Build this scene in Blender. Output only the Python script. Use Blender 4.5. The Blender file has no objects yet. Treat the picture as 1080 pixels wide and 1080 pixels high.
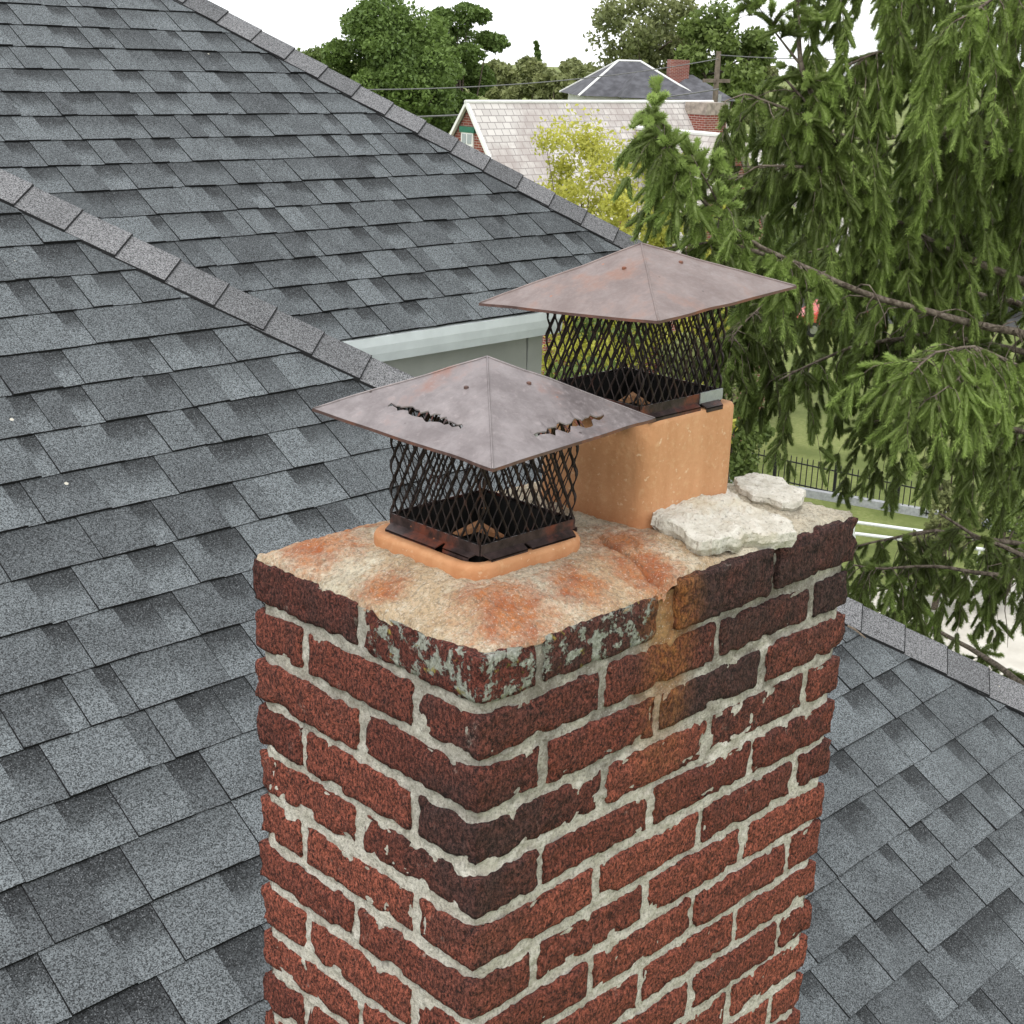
import bpy, math, random
import numpy as np
from mathutils import Vector, Matrix
from mathutils.geometry import delaunay_2d_cdt

# ------------------------------------------------------------------ camera, world, sun
sc = bpy.context.scene
COL = sc.collection
CAM = np.array([-0.97055, -0.99237, 0.67225])
EUL = (1.258881, -0.033622, -0.782137)
FPX = 1514.5                                   # focal length in pixels of a 1080 px square picture
cd = bpy.data.cameras.new('camera'); cam = bpy.data.objects.new('camera', cd); COL.objects.link(cam)
cam.location = CAM; cam.rotation_euler = EUL
cd.sensor_width = 36; cd.lens = 36 * FPX / 1080; cd.clip_start = .05; cd.clip_end = 3000
sc.camera = cam
SUN_EL, SUN_AZ = math.radians(58), math.radians(250)       # azimuth clockwise from +Y
w = bpy.data.worlds.new('World'); sc.world = w; w.use_nodes = True
nt = w.node_tree; nt.nodes.clear()
sky = nt.nodes.new('ShaderNodeTexSky'); sky.sky_type = 'NISHITA'; sky.sun_disc = False
sky.sun_elevation = SUN_EL; sky.sun_rotation = SUN_AZ; sky.air_density = 1.0; sky.dust_density = 1.0; sky.ozone_density = 1.0
hs = nt.nodes.new('ShaderNodeHueSaturation'); hs.inputs['Saturation'].default_value = .10
bgn = nt.nodes.new('ShaderNodeBackground'); bgn.inputs['Strength'].default_value = .13
wo = nt.nodes.new('ShaderNodeOutputWorld')
cl = nt.nodes.new('ShaderNodeMix'); cl.data_type = 'RGBA'; cl.inputs[0].default_value = .85; cl.inputs[7].default_value = (7.6, 7.75, 7.9, 1)   # even white cloud deck over the sky
nt.links.new(sky.outputs[0], hs.inputs['Color']); nt.links.new(hs.outputs[0], cl.inputs[6]); nt.links.new(cl.outputs[2], bgn.inputs['Color']); nt.links.new(bgn.outputs[0], wo.inputs[0])
sd = bpy.data.lights.new('sun', 'SUN'); sd.energy = 1.2; sd.angle = math.radians(40); sd.color = (1, .975, .94)
sun = bpy.data.objects.new('sun', sd); COL.objects.link(sun)
_dir = Vector((math.sin(SUN_AZ) * math.cos(SUN_EL), math.cos(SUN_AZ) * math.cos(SUN_EL), math.sin(SUN_EL)))
sun.rotation_euler = _dir.to_track_quat('Z', 'Y').to_euler(); sun.location = _dir * 30
vs = sc.view_settings; vs.view_transform = 'Standard'; vs.look = 'None'; vs.exposure = 0.72; vs.gamma = 1; vs.use_curve_mapping = False
sc.render.resolution_x = sc.render.resolution_y = 1024

RNG = np.random.default_rng(7)
random.seed(7)
ROT = np.array(cam.rotation_euler.to_matrix())
IROT = ROT.T


def ray(px, py):
    return ROT @ np.array([(px - 540) / FPX, -(py - 540) / FPX, -1.0])


def at_d(px, py, d):
    return CAM + ray(px, py) * d


def at_z(px, py, z):
    r = ray(px, py)
    return CAM + r * ((z - CAM[2]) / r[2])


def project(p):
    c = (np.asarray(p, float) - CAM) @ ROT
    dep = np.maximum(-c[..., 2], 1e-3)
    return 540 + FPX * c[..., 0] / dep, 540 - FPX * c[..., 1] / dep, -c[..., 2]


# ------------------------------------------------------------------ numpy noise
def _hash(i, j, k, s):
    h = (i * 374761393 + j * 668265263 + k * 2147483647 + s * 1274126177) & 0xFFFFFFFF
    h = ((h ^ (h >> 13)) * 1274126177) & 0xFFFFFFFF
    h = ((h ^ (h >> 16)) * 2246822519) & 0xFFFFFFFF
    return ((h ^ (h >> 15)) & 0xFFFFFF) / float(0xFFFFFF)


def vnoise(p, scale, seed=0):
    """value noise -1..1 at points p (n,3)"""
    q = np.asarray(p, float) * scale + 1000.0
    i = np.floor(q).astype(np.int64); f = q - i; f = f * f * (3 - 2 * f)
    r = 0
    for a in (0, 1):
        for b in (0, 1):
            for c in (0, 1):
                wgt = (f[:, 0] if a else 1 - f[:, 0]) * (f[:, 1] if b else 1 - f[:, 1]) * (f[:, 2] if c else 1 - f[:, 2])
                r = r + wgt * _hash(i[:, 0] + a, i[:, 1] + b, i[:, 2] + c, seed)
    return r * 2 - 1


def fbm(p, scale, oct=3, seed=0):
    r = 0; a = 1; t = 0
    for o in range(oct):
        r = r + a * vnoise(p, scale * 2 ** o, seed + o); t += a; a *= .55
    return r / t


def sstep(a, b, x):
    t = np.clip((x - a) / (b - a), 0, 1); return t * t * (3 - 2 * t)


# ------------------------------------------------------------------ object helpers
def tag(o, label=None, cat=None, group=None, kind=None):
    if label: o['label'] = label
    if cat: o['category'] = cat
    if group: o['group'] = group
    if kind: o['kind'] = kind
    return o


def empty(name, loc=(0, 0, 0), rz=0.0, label=None, cat=None, group=None):
    o = bpy.data.objects.new(name, None); COL.objects.link(o); o.empty_display_size = .1
    o.location = loc; o.rotation_euler = (0, 0, rz)
    return tag(o, label, cat, group)


def link(name, me, parent=None):
    o = bpy.data.objects.new(name, me); COL.objects.link(o)
    if parent: o.parent = parent
    return o


def mesh(name, v, f, mats, smooth=False, mi=None, col=None):
    me = bpy.data.meshes.new(name)
    v = np.asarray(v, np.float32)
    if isinstance(f, np.ndarray):
        n, k = f.shape
        me.vertices.add(len(v)); me.vertices.foreach_set('co', v.ravel())
        me.loops.add(n * k); me.loops.foreach_set('vertex_index', f.astype(np.int32).ravel())
        me.polygons.add(n); me.polygons.foreach_set('loop_start', np.arange(0, n * k, k, dtype=np.int32))
        me.update(calc_edges=True)
    else:
        me.from_pydata(v.tolist(), [], f)
    for m in (mats if isinstance(mats, (list, tuple)) else [mats]): me.materials.append(m)
    if mi is not None: me.polygons.foreach_set('material_index', np.asarray(mi, np.int32))
    if smooth is True: me.polygons.foreach_set('use_smooth', np.ones(len(me.polygons), bool))
    elif smooth is not False: me.polygons.foreach_set('use_smooth', np.asarray(smooth, bool))
    if col is not None:
        a = me.color_attributes.new('Col', 'FLOAT_COLOR', 'POINT')
        a.data.foreach_set('color', np.asarray(col, np.float32).ravel())
    me.update()
    return me


def obj(name, v, f, mats, parent=None, **k):
    return link(name, mesh(name, v, f, mats, **k), parent)


class MB:
    """collects simple shapes into one mesh"""
    def __init__(s): s.v = []; s.f = []
    def add(s, v, f):
        o = len(s.v); s.v += [tuple(map(float, p)) for p in v]; s.f += [tuple(i + o for i in q) for q in f]; return s
    def hexa(s, lo, hi):
        """8 corners: lo four (ccw) then hi four"""
        return s.add(list(lo) + list(hi), [(3, 2, 1, 0), (4, 5, 6, 7), (0, 1, 5, 4), (1, 2, 6, 5), (2, 3, 7, 6), (3, 0, 4, 7)])
    def box(s, x0, x1, y0, y1, z0, z1):
        return s.hexa([(x0, y0, z0), (x1, y0, z0), (x1, y1, z0), (x0, y1, z0)], [(x0, y0, z1), (x1, y0, z1), (x1, y1, z1), (x0, y1, z1)])
    def tube(s, pts, rad, n=6, cap=True):
        pts = [Vector(p) for p in pts]; rad = rad if hasattr(rad, '__len__') else [rad] * len(pts)
        o = len(s.v); ref = Vector((.31, .22, .92))
        for i, p in enumerate(pts):
            d = (pts[min(i + 1, len(pts) - 1)] - pts[max(i - 1, 0)])
            d = d.normalized() if d.length > 1e-9 else Vector((0, 0, 1))
            if abs(d.dot(ref)) > .97: ref = Vector((1, .1, 0))
            a = d.cross(ref).normalized(); b = d.cross(a)
            for k in range(n):
                t = 2 * math.pi * k / n; s.v.append(tuple(p + (a * math.cos(t) + b * math.sin(t)) * rad[i]))
        for i in range(len(pts) - 1):
            for k in range(n):
                k2 = (k + 1) % n; s.f.append((o + i * n + k, o + i * n + k2, o + (i + 1) * n + k2, o + (i + 1) * n + k))
        if cap:
            s.f.append(tuple(o + k for k in range(n))[::-1]); s.f.append(tuple(o + (len(pts) - 1) * n + k for k in range(n)))
        return s
    def build(s, name, mats, parent=None, **k): return obj(name, s.v, s.f, mats, parent, **k)


# ------------------------------------------------------------------ material helpers
class M:
    def __init__(s, name, rough=.9, metal=0.0):
        s.m = bpy.data.materials.new(name); s.m.use_nodes = True; s.t = s.m.node_tree
        s.b = s.t.nodes['Principled BSDF']; s.b.inputs['Roughness'].default_value = rough; s.b.inputs['Metallic'].default_value = metal
        s.b.inputs['Specular IOR Level'].default_value = .3
        g = s.n('ShaderNodeNewGeometry'); s.pos = g.outputs['Position']; s.nrm = g.outputs['Normal']
    def n(s, t, **k):
        q = s.t.nodes.new(t)
        for a, b in k.items(): setattr(q, a, b)
        return q
    def put(s, sock, v):
        if hasattr(v, 'links'): s.t.links.new(v, sock)
        else:
            if isinstance(v, (tuple, list)) and len(v) == 3 and sock.type == 'RGBA': v = (*v, 1)
            sock.default_value = v
    def noise(s, scale, detail=3, rough=.55, vec=None, out=0, dist=0):
        q = s.n('ShaderNodeTexNoise'); s.put(q.inputs['Vector'], vec if vec is not None else s.pos)
        q.inputs['Scale'].default_value = scale; q.inputs['Detail'].default_value = detail; q.inputs['Roughness'].default_value = rough
        q.inputs['Distortion'].default_value = dist
        return q.outputs[out]
    def voro(s, scale, out='Distance', vec=None, feat='F1', rnd=1):
        q = s.n('ShaderNodeTexVoronoi', feature=feat); s.put(q.inputs['Vector'], vec if vec is not None else s.pos)
        q.inputs['Scale'].default_value = scale; q.inputs['Randomness'].default_value = rnd; return q.outputs[out]
    def mix(s, f, a, b, mode='MIX'):
        q = s.n('ShaderNodeMix', data_type='RGBA', blend_type=mode); s.put(q.inputs[0], f); s.put(q.inputs[6], a); s.put(q.inputs[7], b); return q.outputs[2]
    def math(s, op, a, b=0.0, c=0.0, clamp=False):
        q = s.n('ShaderNodeMath', operation=op, use_clamp=clamp); s.put(q.inputs[0], a); s.put(q.inputs[1], b); s.put(q.inputs[2], c); return q.outputs[0]
    def ramp(s, f, lo, hi, a=0.0, b=1.0):
        q = s.n('ShaderNodeMapRange', interpolation_type='SMOOTHSTEP'); s.put(q.inputs[0], f); s.put(q.inputs[1], lo); s.put(q.inputs[2], hi); s.put(q.inputs[3], a); s.put(q.inputs[4], b); return q.outputs[0]
    def sep(s, v):
        q = s.n('ShaderNodeSeparateXYZ'); s.put(q.inputs[0], v); return q.outputs
    def attr(s, name='Col'):
        q = s.n('ShaderNodeVertexColor', layer_name=name); return q.outputs[0]
    def comb(s, x, y, z):
        q = s.n('ShaderNodeCombineXYZ'); s.put(q.inputs[0], x); s.put(q.inputs[1], y); s.put(q.inputs[2], z); return q.outputs[0]
    def vmul(s, v, k):
        q = s.n('ShaderNodeVectorMath', operation='MULTIPLY'); s.put(q.inputs[0], v); s.put(q.inputs[1], k); return q.outputs[0]
    def vdist(s, v, p):
        q = s.n('ShaderNodeVectorMath', operation='DISTANCE'); s.put(q.inputs[0], v); s.put(q.inputs[1], p); return q.outputs['Value']
    def color(s, c): s.put(s.b.inputs['Base Color'], c); return s
    def rough(s, c): s.put(s.b.inputs['Roughness'], c); return s
    def bump(s, h, strength=.5, dist=.002, prev=None):
        q = s.n('ShaderNodeBump'); q.inputs['Strength'].default_value = strength; q.inputs['Distance'].default_value = dist
        s.put(q.inputs['Height'], h)
        if prev is not None: s.put(q.inputs['Normal'], prev)
        s.put(s.b.inputs['Normal'], q.outputs[0]); return q.outputs[0]
    def objrand(s): return s.n('ShaderNodeObjectInfo').outputs['Random']


MAT = {}


def flat(name, c, rough=.8, metal=0.0, var=.15, scale=12):
    m = M(name, rough, metal)
    n = m.noise(scale, 4)
    m.color(m.mix(m.ramp(n, .3, .7), tuple(x * (1 - var) for x in c), tuple(min(1, x * (1 + var)) for x in c)))
    MAT[name] = m.m
    return m.m


# --- asphalt shingles: granules
def shingle_mat(name, dark, light, scale=1.0):
    m = M(name, .92)
    a = m.sep(m.attr())                       # tone, gap flag, height on tab (0 butt .. 1 top)
    tone = m.math('ADD', a[0], m.math('MULTIPLY', m.math('SUBTRACT', m.noise(9, 3), .5), .5))
    base = m.mix(m.ramp(tone, 0.0, 1.0), dark, light)
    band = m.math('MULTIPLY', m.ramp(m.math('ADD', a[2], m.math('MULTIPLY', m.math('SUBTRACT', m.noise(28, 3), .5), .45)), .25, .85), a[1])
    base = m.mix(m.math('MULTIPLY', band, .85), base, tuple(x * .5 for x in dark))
    gr = m.sep(m.voro(430 * scale, 'Color'))
    k = m.ramp(gr[0], 0, 1, .28, 1.8)
    base = m.mix(1.0, base, m.comb(k, k, k), 'MULTIPLY')
    base = m.mix(m.math('MULTIPLY', m.math('GREATER_THAN', gr[1], .93), .26), base, (.38, .4, .42))
    base = m.mix(m.math('MULTIPLY', m.ramp(m.noise(2.2, 4), .52, .75), .35), base, tuple(x * .75 for x in light))
    sp = m.math('LESS_THAN', m.voro(4.2, 'Distance'), .022)
    base = m.mix(m.math('MULTIPLY', sp, m.math('GREATER_THAN', m.sep(m.voro(4.2, 'Color'))[0], .55)), base, (.5, .47, .4))
    m.color(base)
    m.bump(m.math('ADD', gr[2], m.math('MULTIPLY', m.noise(60, 2), .6)), .55, .0016)
    MAT[name] = m.m
    return m.m


shingle_mat('shingle', (.037, .040, .043), (.12, .133, .14))
shingle_mat('hip_shingle', (.1, .101, .105), (.158, .157, .162))
flat('asphalt_edge_and_joint_shade', (.012, .012, .013), .9)
flat('roof_deck', (.03, .03, .032), .9)

# --- brick
m = M('brick', .95)
c = m.sep(m.attr())
tone, soot = c[0], c[1]
P3 = m.sep(m.pos)
base = m.mix(m.ramp(tone, 0, 1), (.165, .043, .031), (.43, .12, .074))
fine = m.noise(260, 4, .65); mid = m.noise(55, 4, .6)
base = m.mix(m.ramp(mid, .35, .75), base, m.mix(.5, base, (.085, .035, .032)))
rad_ = m.vdist(m.comb(P3[0], P3[1], 0.0), (0, 0, 0))
cs = m.math('MULTIPLY', m.ramp(rad_, .02, .2, .42, 0), m.math('MULTIPLY', m.ramp(P3[2], -.52, -.3), m.ramp(P3[2], -.14, -.05, 1, .25)))
us = m.math('MULTIPLY', m.ramp(P3[2], -.4, .0), m.ramp(P3[0], .1, .45, .1, .4))
sootf = m.math('ADD', m.math('ADD', m.math('MULTIPLY', soot, .55), m.math('ADD', cs, us)), m.math('MULTIPLY', m.math('SUBTRACT', m.noise(22, 4, .6), .5), .9))
base = m.mix(m.ramp(sootf, .25, 1.0, 0, .82), base, (.055, .038, .036))
pit = m.ramp(m.noise(270, 5, .8), .38, .53)
base = m.mix(pit, (.016, .01, .009), base)
base = m.mix(m.math('MULTIPLY', m.ramp(m.noise(300, 4, .8), .6, .72), .55), base, (.4, .2, .155))
smear = m.math('MULTIPLY', m.ramp(m.noise(34, 5, .75), .6, .72), m.ramp(m.noise(7, 2), .42, .62))
base = m.mix(m.math('MULTIPLY', smear, .5), base, (.42, .38, .33))
# rust run below the open joint of the top course
dx = m.math('ABSOLUTE', m.math('SUBTRACT', P3[0], .318))
run = m.math('MULTIPLY', m.ramp(m.math('ADD', dx, m.math('MULTIPLY', m.noise(18, 3), .03)), .03, .085, 1, 0), m.ramp(P3[2], -.3, .03))
run = m.math('MULTIPLY', m.math('MULTIPLY', run, m.math('LESS_THAN', P3[1], .02)), m.ramp(m.noise(90, 5, .75), .3, .62, .25, 1))
base = m.mix(m.math('MULTIPLY', run, .8), base, m.mix(m.ramp(m.noise(60, 3), .3, .7), (.27, .085, .02), (.4, .17, .05)))
# lichen on the top course about the near corner
lz = m.ramp(P3[2], -.012, .022)
lx = m.math('MULTIPLY', m.ramp(P3[0], .24, .31, 1, 0), m.ramp(P3[1], .15, .24, 1, 0))
crust = m.math('ADD', m.math('MULTIPLY', m.noise(46, 2), .6), m.math('MULTIPLY', m.noise(190, 5, .75), .42))
zone = m.math('MULTIPLY', lz, lx)
lich = m.math('MULTIPLY', m.ramp(m.math('ADD', crust, m.math('MULTIPLY', zone, .06)), .575, .605), m.ramp(zone, .12, .5))
base = m.mix(m.math('MULTIPLY', lich, .93), base, m.mix(m.ramp(m.noise(140, 3), .3, .7), (.3, .315, .25), (.5, .52, .46)))
ly = m.math('MULTIPLY', m.math('MULTIPLY', m.ramp(m.noise(48, 3, vec=m.vmul(m.pos, (1.1, .9, 1.3))), .63, .7), lz), lx)
base = m.mix(m.math('MULTIPLY', ly, .7), base, (.36, .3, .06))
vsc = m.noise(250, 4, .75, vec=m.vmul(m.pos, (1, 1, .62)))
cav = m.ramp(vsc, .36, .66, .36, 1.6)
m.color(m.mix(m.math('SUBTRACT', 1.0, m.math('MULTIPLY', lich, .6)), base, m.mix(1.0, base, m.comb(cav, cav, cav), 'MULTIPLY')))
h = m.math('ADD', m.math('MULTIPLY', vsc, 1.0), m.math('MULTIPLY', mid, .8))
h = m.math('ADD', h, m.math('MULTIPLY', lich, .5))
m.bump(h, 1.0, .009)
MAT['brick'] = m.m

# --- mortar
def rust_patches(m, P3):
    """orange and red stains on the crown"""
    tot = None
    for (x, y, r) in ((.085, .045, .095), (.30, .04, .085), (.34, .1, .085), (.05, .35, .09), (.12, .39, .1), (.2, .05, .07), (.03, .2, .05)):
        d = m.vdist(m.comb(P3[0], P3[1], 0.0), (x, y, 0))
        v = m.ramp(m.math('ADD', d, m.math('ADD', m.math('MULTIPLY', m.math('SUBTRACT', m.noise(18, 5, .7), .5), r * 1.2), m.math('MULTIPLY', m.math('SUBTRACT', m.noise(95, 5, .8), .5), r * 1.3))), r * .1, r * .95, 1, 0)
        tot = v if tot is None else m.math('MAXIMUM', tot, v)
    return tot


def mortar_mat(name, crown):
    m = M(name, .97)
    P3 = m.sep(m.pos)
    n1 = m.noise(30, 5, .65); n2 = m.noise(240, 3, .6); n3 = m.noise(8, 3)
    if crown:
        base = m.mix(m.ramp(n1, .3, .7), (.58, .5, .365), (.86, .78, .61))
        org = m.ramp(m.math('ADD', m.math('MULTIPLY', n3, .6), m.math('MULTIPLY', m.noise(70, 5, .7), .5)), .46, .66)
        org = m.math('MULTIPLY', org, m.ramp(P3[0], .38, .5, 1, .12))
        base = m.mix(m.math('MULTIPLY', org, .5), base, (.54, .285, .095))
        base = m.mix(m.ramp(m.noise(170, 5, .8), .36, .5, .42, 0), base, (.3, .2, .11))
        base = m.mix(m.math('MULTIPLY', m.ramp(m.noise(230, 3, .7), .6, .68), .7), base, (.9, .86, .76))
        rp = rust_patches(m, P3)
        base = m.mix(m.math('MULTIPLY', rp, m.ramp(m.noise(120, 4, .7), .3, .6, .65, 1.0)), base, m.mix(m.ramp(n1, .35, .65), (.43, .115, .04), (.55, .2, .065)))
        grey = m.math('MULTIPLY', m.ramp(P3[0], .46, .6), m.ramp(m.noise(26, 5, .7), .35, .7, .15, .6))
        base = m.mix(grey, base, (.32, .3, .25))
    else:
        up = m.ramp(P3[2], -.32, 0.0)
        base = m.mix(m.ramp(n1, .32, .68), (.62, .575, .485), (.86, .82, .73))
        dirt = m.math('MULTIPLY', m.ramp(m.math('ADD', m.noise(16, 5, .7), m.math('MULTIPLY', up, .24)), .55, .84), .8)
        dirt = m.math('MULTIPLY', dirt, m.ramp(P3[1], 0.005, .03, 1, .6))
        base = m.mix(dirt, base, (.17, .15, .125))
        dx = m.math('ABSOLUTE', m.math('SUBTRACT', P3[0], .318))
        run = m.math('MULTIPLY', m.ramp(m.math('ADD', dx, m.math('MULTIPLY', m.noise(18, 3), .03)), .025, .09, 1, 0), m.ramp(P3[2], -.25, .02))
        run = m.math('MULTIPLY', run, m.math('LESS_THAN', P3[1], .03))
        base = m.mix(m.math('MULTIPLY', run, .9), base, m.mix(m.ramp(n1, .3, .7), (.36, .13, .03), (.5, .27, .09)))
    g_ = m.noise(210, 5, .8)
    base = m.mix(m.ramp(g_, .36, .54, .6, 0), base, (.17, .14, .105))
    base = m.mix(m.math('MULTIPLY', m.ramp(m.noise(420, 2), .62, .7), .6), base, (.75, .72, .66))
    m.color(base)
    m.bump(m.math('ADD', m.math('MULTIPLY', m.noise(200, 5, .8), .9), n1), 1.0, .007)
    MAT[name] = m.m


mortar_mat('mortar', False)
mortar_mat('crown_mortar', True)
m = M('loose_mortar', .97)
n1 = m.noise(40, 6, .7); n2 = m.noise(200, 4, .6)
b_ = m.mix(m.ramp(n1, .3, .7), (.46, .43, .36), (.64, .61, .54))
b_ = m.mix(m.ramp(n2, .3, .45, .7, 0), b_, (.2, .18, .15))
b_ = m.mix(m.math('MULTIPLY', m.ramp(m.noise(14, 4), .5, .7), .4), b_, (.5, .42, .26))
m.color(b_); m.bump(m.math('ADD', n1, m.math('MULTIPLY', n2, .5)), 1.0, .006); MAT['loose_mortar'] = m.m

# --- clay flue
m = M('clay', .85)
P3 = m.sep(m.pos)
st = m.noise(30, 4, .6, vec=m.vmul(m.pos, (1, 1, .18)))
b_ = m.mix(m.ramp(st, .25, .75), (.46, .225, .105), (.56, .295, .15))
b_ = m.mix(m.math('MULTIPLY', m.ramp(m.noise(90, 5, .7), .5, .7), .45), b_, (.62, .4, .22))
b_ = m.mix(m.math('MULTIPLY', m.ramp(m.noise(130, 3), .64, .72), .7), b_, (.68, .5, .33))
b_ = m.mix(m.ramp(m.math('ADD', P3[2], m.math('MULTIPLY', m.noise(25, 3), .03)), .1, .14, .45, 0), b_, (.36, .12, .04))
m.color(b_); m.bump(m.math('ADD', m.noise(160, 4), m.math('MULTIPLY', m.voro(70), .5)), .5, .002); MAT['clay'] = m.m
flat('soot', (.012, .011, .01), .95)

# --- cap metal
def metal_mat(name, a, b, rust, amount, rough=.44, sc_=1.0, metal=.45):
    m = M(name, rough, metal)
    n1 = m.noise(22 * sc_, 6, .7); n2 = m.noise(120 * sc_, 4, .65)
    base = m.mix(m.ramp(n1, .3, .7), a, b)
    rf = m.ramp(m.math('ADD', m.math('MULTIPLY', n1, .5), m.math('MULTIPLY', m.noise(9 * sc_, 4), .6)), .62 - amount * .3, .78 - amount * .25)
    base = m.mix(m.math('MULTIPLY', rf, .8), base, rust)
    sp = m.voro(55 * sc_, 'Distance'); sc2 = m.sep(m.voro(55 * sc_, 'Color'))
    spot = m.math('MULTIPLY', m.ramp(m.math('ADD', sp, m.math('MULTIPLY', n2, .2)), .16, .24, 1, 0), m.math('GREATER_THAN', sc2[0], .86))
    base = m.mix(m.math('MULTIPLY', spot, .8), base, m.mix(m.math('GREATER_THAN', sc2[1], .5), (.05, .035, .03), (.4, .15, .07)))
    base = m.mix(m.math('MULTIPLY', m.ramp(n2, .55, .7), .25), base, tuple(x * 1.5 for x in b))
    m.color(base); m.rough(m.ramp(n2, .3, .7, rough - .12, rough + .15))
    m.bump(m.math('ADD', n1, m.math('MULTIPLY', n2, .35)), .25, .002)
    MAT[name] = m.m


metal_mat('cap_grey', (.175, .15, .15), (.285, .252, .252), (.25, .13, .1), .1)
metal_mat('cap_brown', (.185, .142, .132), (.265, .215, .203), (.26, .14, .1), .1)
metal_mat('mesh_metal', (.02, .016, .015), (.05, .036, .033), (.1, .045, .035), .12, .55, 2)
metal_mat('base_metal', (.03, .021, .02), (.085, .06, .058), (.24, .06, .028), .3, .42, 1.6)
metal_mat('drip_metal', (.09, .055, .048), (.16, .1, .088), (.24, .09, .05), .4)
metal_mat('galvanised', (.25, .27, .28), (.4, .42, .42), (.2, .09, .05), .3, .45, 2)

# --- house bits
flat('gutter_white', (.66, .71, .71), .5, var=.06)
m = M('siding', .85)
m.color(m.mix(m.ramp(m.noise(5, 5), .3, .7), (.4, .41, .375), (.47, .48, .44))); m.bump(m.noise(70, 3), .15, .002); MAT['siding'] = m.m

# --- foliage
def leaf_mat(name, dark, light, rough=.6, transl=.25):
    m = M(name, rough)
    a = m.sep(m.attr())
    cc = m.mix(a[0], dark, light)
    m.color(cc)
    tr = m.n('ShaderNodeBsdfTranslucent'); m.put(tr.inputs['Color'], m.mix(.4, cc, light))
    mx = m.n('ShaderNodeMixShader'); mx.inputs[0].default_value = transl
    m.t.links.new(m.b.outputs[0], mx.inputs[1]); m.t.links.new(tr.outputs[0], mx.inputs[2])
    m.t.links.new(mx.outputs[0], m.t.nodes['Material Output'].inputs[0])
    MAT[name] = m.m


leaf_mat('spruce_needle', (.055, .066, .02), (.37, .5, .135), .5, .35)
leaf_mat('leaf_dark', (.04, .075, .018), (.17, .25, .06))
leaf_mat('leaf_mid', (.05, .085, .02), (.19, .25, .07))
leaf_mat('leaf_yellow', (.2, .23, .04), (.6, .58, .12), .6, .4)
leaf_mat('leaf_pale', (.09, .12, .045), (.27, .29, .12))
m = M('bark', .95)
b_ = m.mix(m.ramp(m.noise(45, 5, .7), .35, .65), (.055, .04, .03), (.2, .165, .13))
m.color(b_); m.bump(m.noise(90, 4), .8, .006); MAT['bark'] = m.m
flat('twig', (.16, .125, .095), .95, var=.4, scale=60)

# --- ground
m = M('lawn', .95)
m.color(m.mix(m.ramp(m.noise(.35, 5, .65), .35, .65), (.11, .14, .035), m.mix(m.ramp(m.noise(9, 4), .3, .7), (.16, .2, .05), (.25, .27, .1))))
m.bump(m.noise(25, 4), .6, .05); MAT['lawn'] = m.m
m = M('concrete', .92)
m.color(m.mix(m.ramp(m.noise(.8, 6, .65), .3, .7), (.47, .44, .385), (.62, .59, .53))); m.bump(m.noise(40, 3), .2, .01); MAT['concrete'] = m.m
flat('asphalt', (.06, .06, .062), .95, scale=3)
flat('fence_black', (.012, .012, .013), .5)
flat('rail_white', (.72, .74, .75), .45, var=.05)
flat('weathered_cap', (.3, .255, .215), .9, var=.3, scale=6)
flat('kerb_grey', (.33, .34, .35), .9)
flat('trim_white', (.74, .74, .72), .6, var=.06, scale=3)
flat('green_trim', (.03, .14, .09), .6)
flat('dark_slate', (.085, .085, .095), .85, var=.3, scale=2.5)
flat('pole_wood', (.16, .13, .105), .95, var=.3, scale=4)
flat('wire', (.16, .16, .16), .8)
flat('tyre', (.015, .015, .015), .9)
flat('chrome', (.4, .4, .42), .3, 1.0)
m = M('red_paint', .3); m.color((.5, .03, .03)); m.b.inputs['Coat Weight'].default_value = .5; MAT['red_paint'] = m.m
m = M('glass', .08); m.color((.03, .04, .045)); m.b.inputs['Specular IOR Level'].default_value = .6; MAT['glass'] = m.m
m = M('pale_pane', .15); m.color((.33, .36, .38)); m.b.inputs['Specular IOR Level'].default_value = .6; MAT['pale_pane'] = m.m
flat('lamp_red', (.4, .02, .02), .3)


def tex_mat(name, kind):
    m = M(name, .93)
    tc = m.n('ShaderNodeTexCoord').outputs['UV']
    br = m.n('ShaderNodeTexBrick'); m.put(br.inputs['Vector'], tc)
    if kind == 'brick':
        br.inputs['Color1'].default_value = (.26, .07, .045, 1); br.inputs['Color2'].default_value = (.18, .045, .035, 1); br.inputs['Mortar'].default_value = (.4, .34, .3, 1)
        br.inputs['Scale'].default_value = 1; br.inputs['Brick Width'].default_value = .215; br.inputs['Row Height'].default_value = .07; br.inputs['Mortar Size'].default_value = .008
        m.color(m.mix(m.math('MULTIPLY', m.ramp(m.noise(.9, 4), .4, .7), .4), br.outputs[0], (.12, .04, .035)))
    else:
        br.inputs['Color1'].default_value = (.6, .57, .54, 1); br.inputs['Color2'].default_value = (.47, .44, .42, 1); br.inputs['Mortar'].default_value = (.25, .23, .22, 1)
        br.inputs['Scale'].default_value = 1; br.inputs['Brick Width'].default_value = .3; br.inputs['Row Height'].default_value = .21; br.inputs['Mortar Size'].default_value = .013
        q = m.ramp(m.noise(.6, 6, .75), .42, .62)
        m.color(m.mix(m.math('MULTIPLY', q, .6), br.outputs[0], (.3, .25, .235)))
    m.bump(br.outputs['Fac'], -.6, .02)
    MAT[name] = m.m


tex_mat('far_brick', 'brick'); tex_mat('pale_shingle', 'roof')

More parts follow.
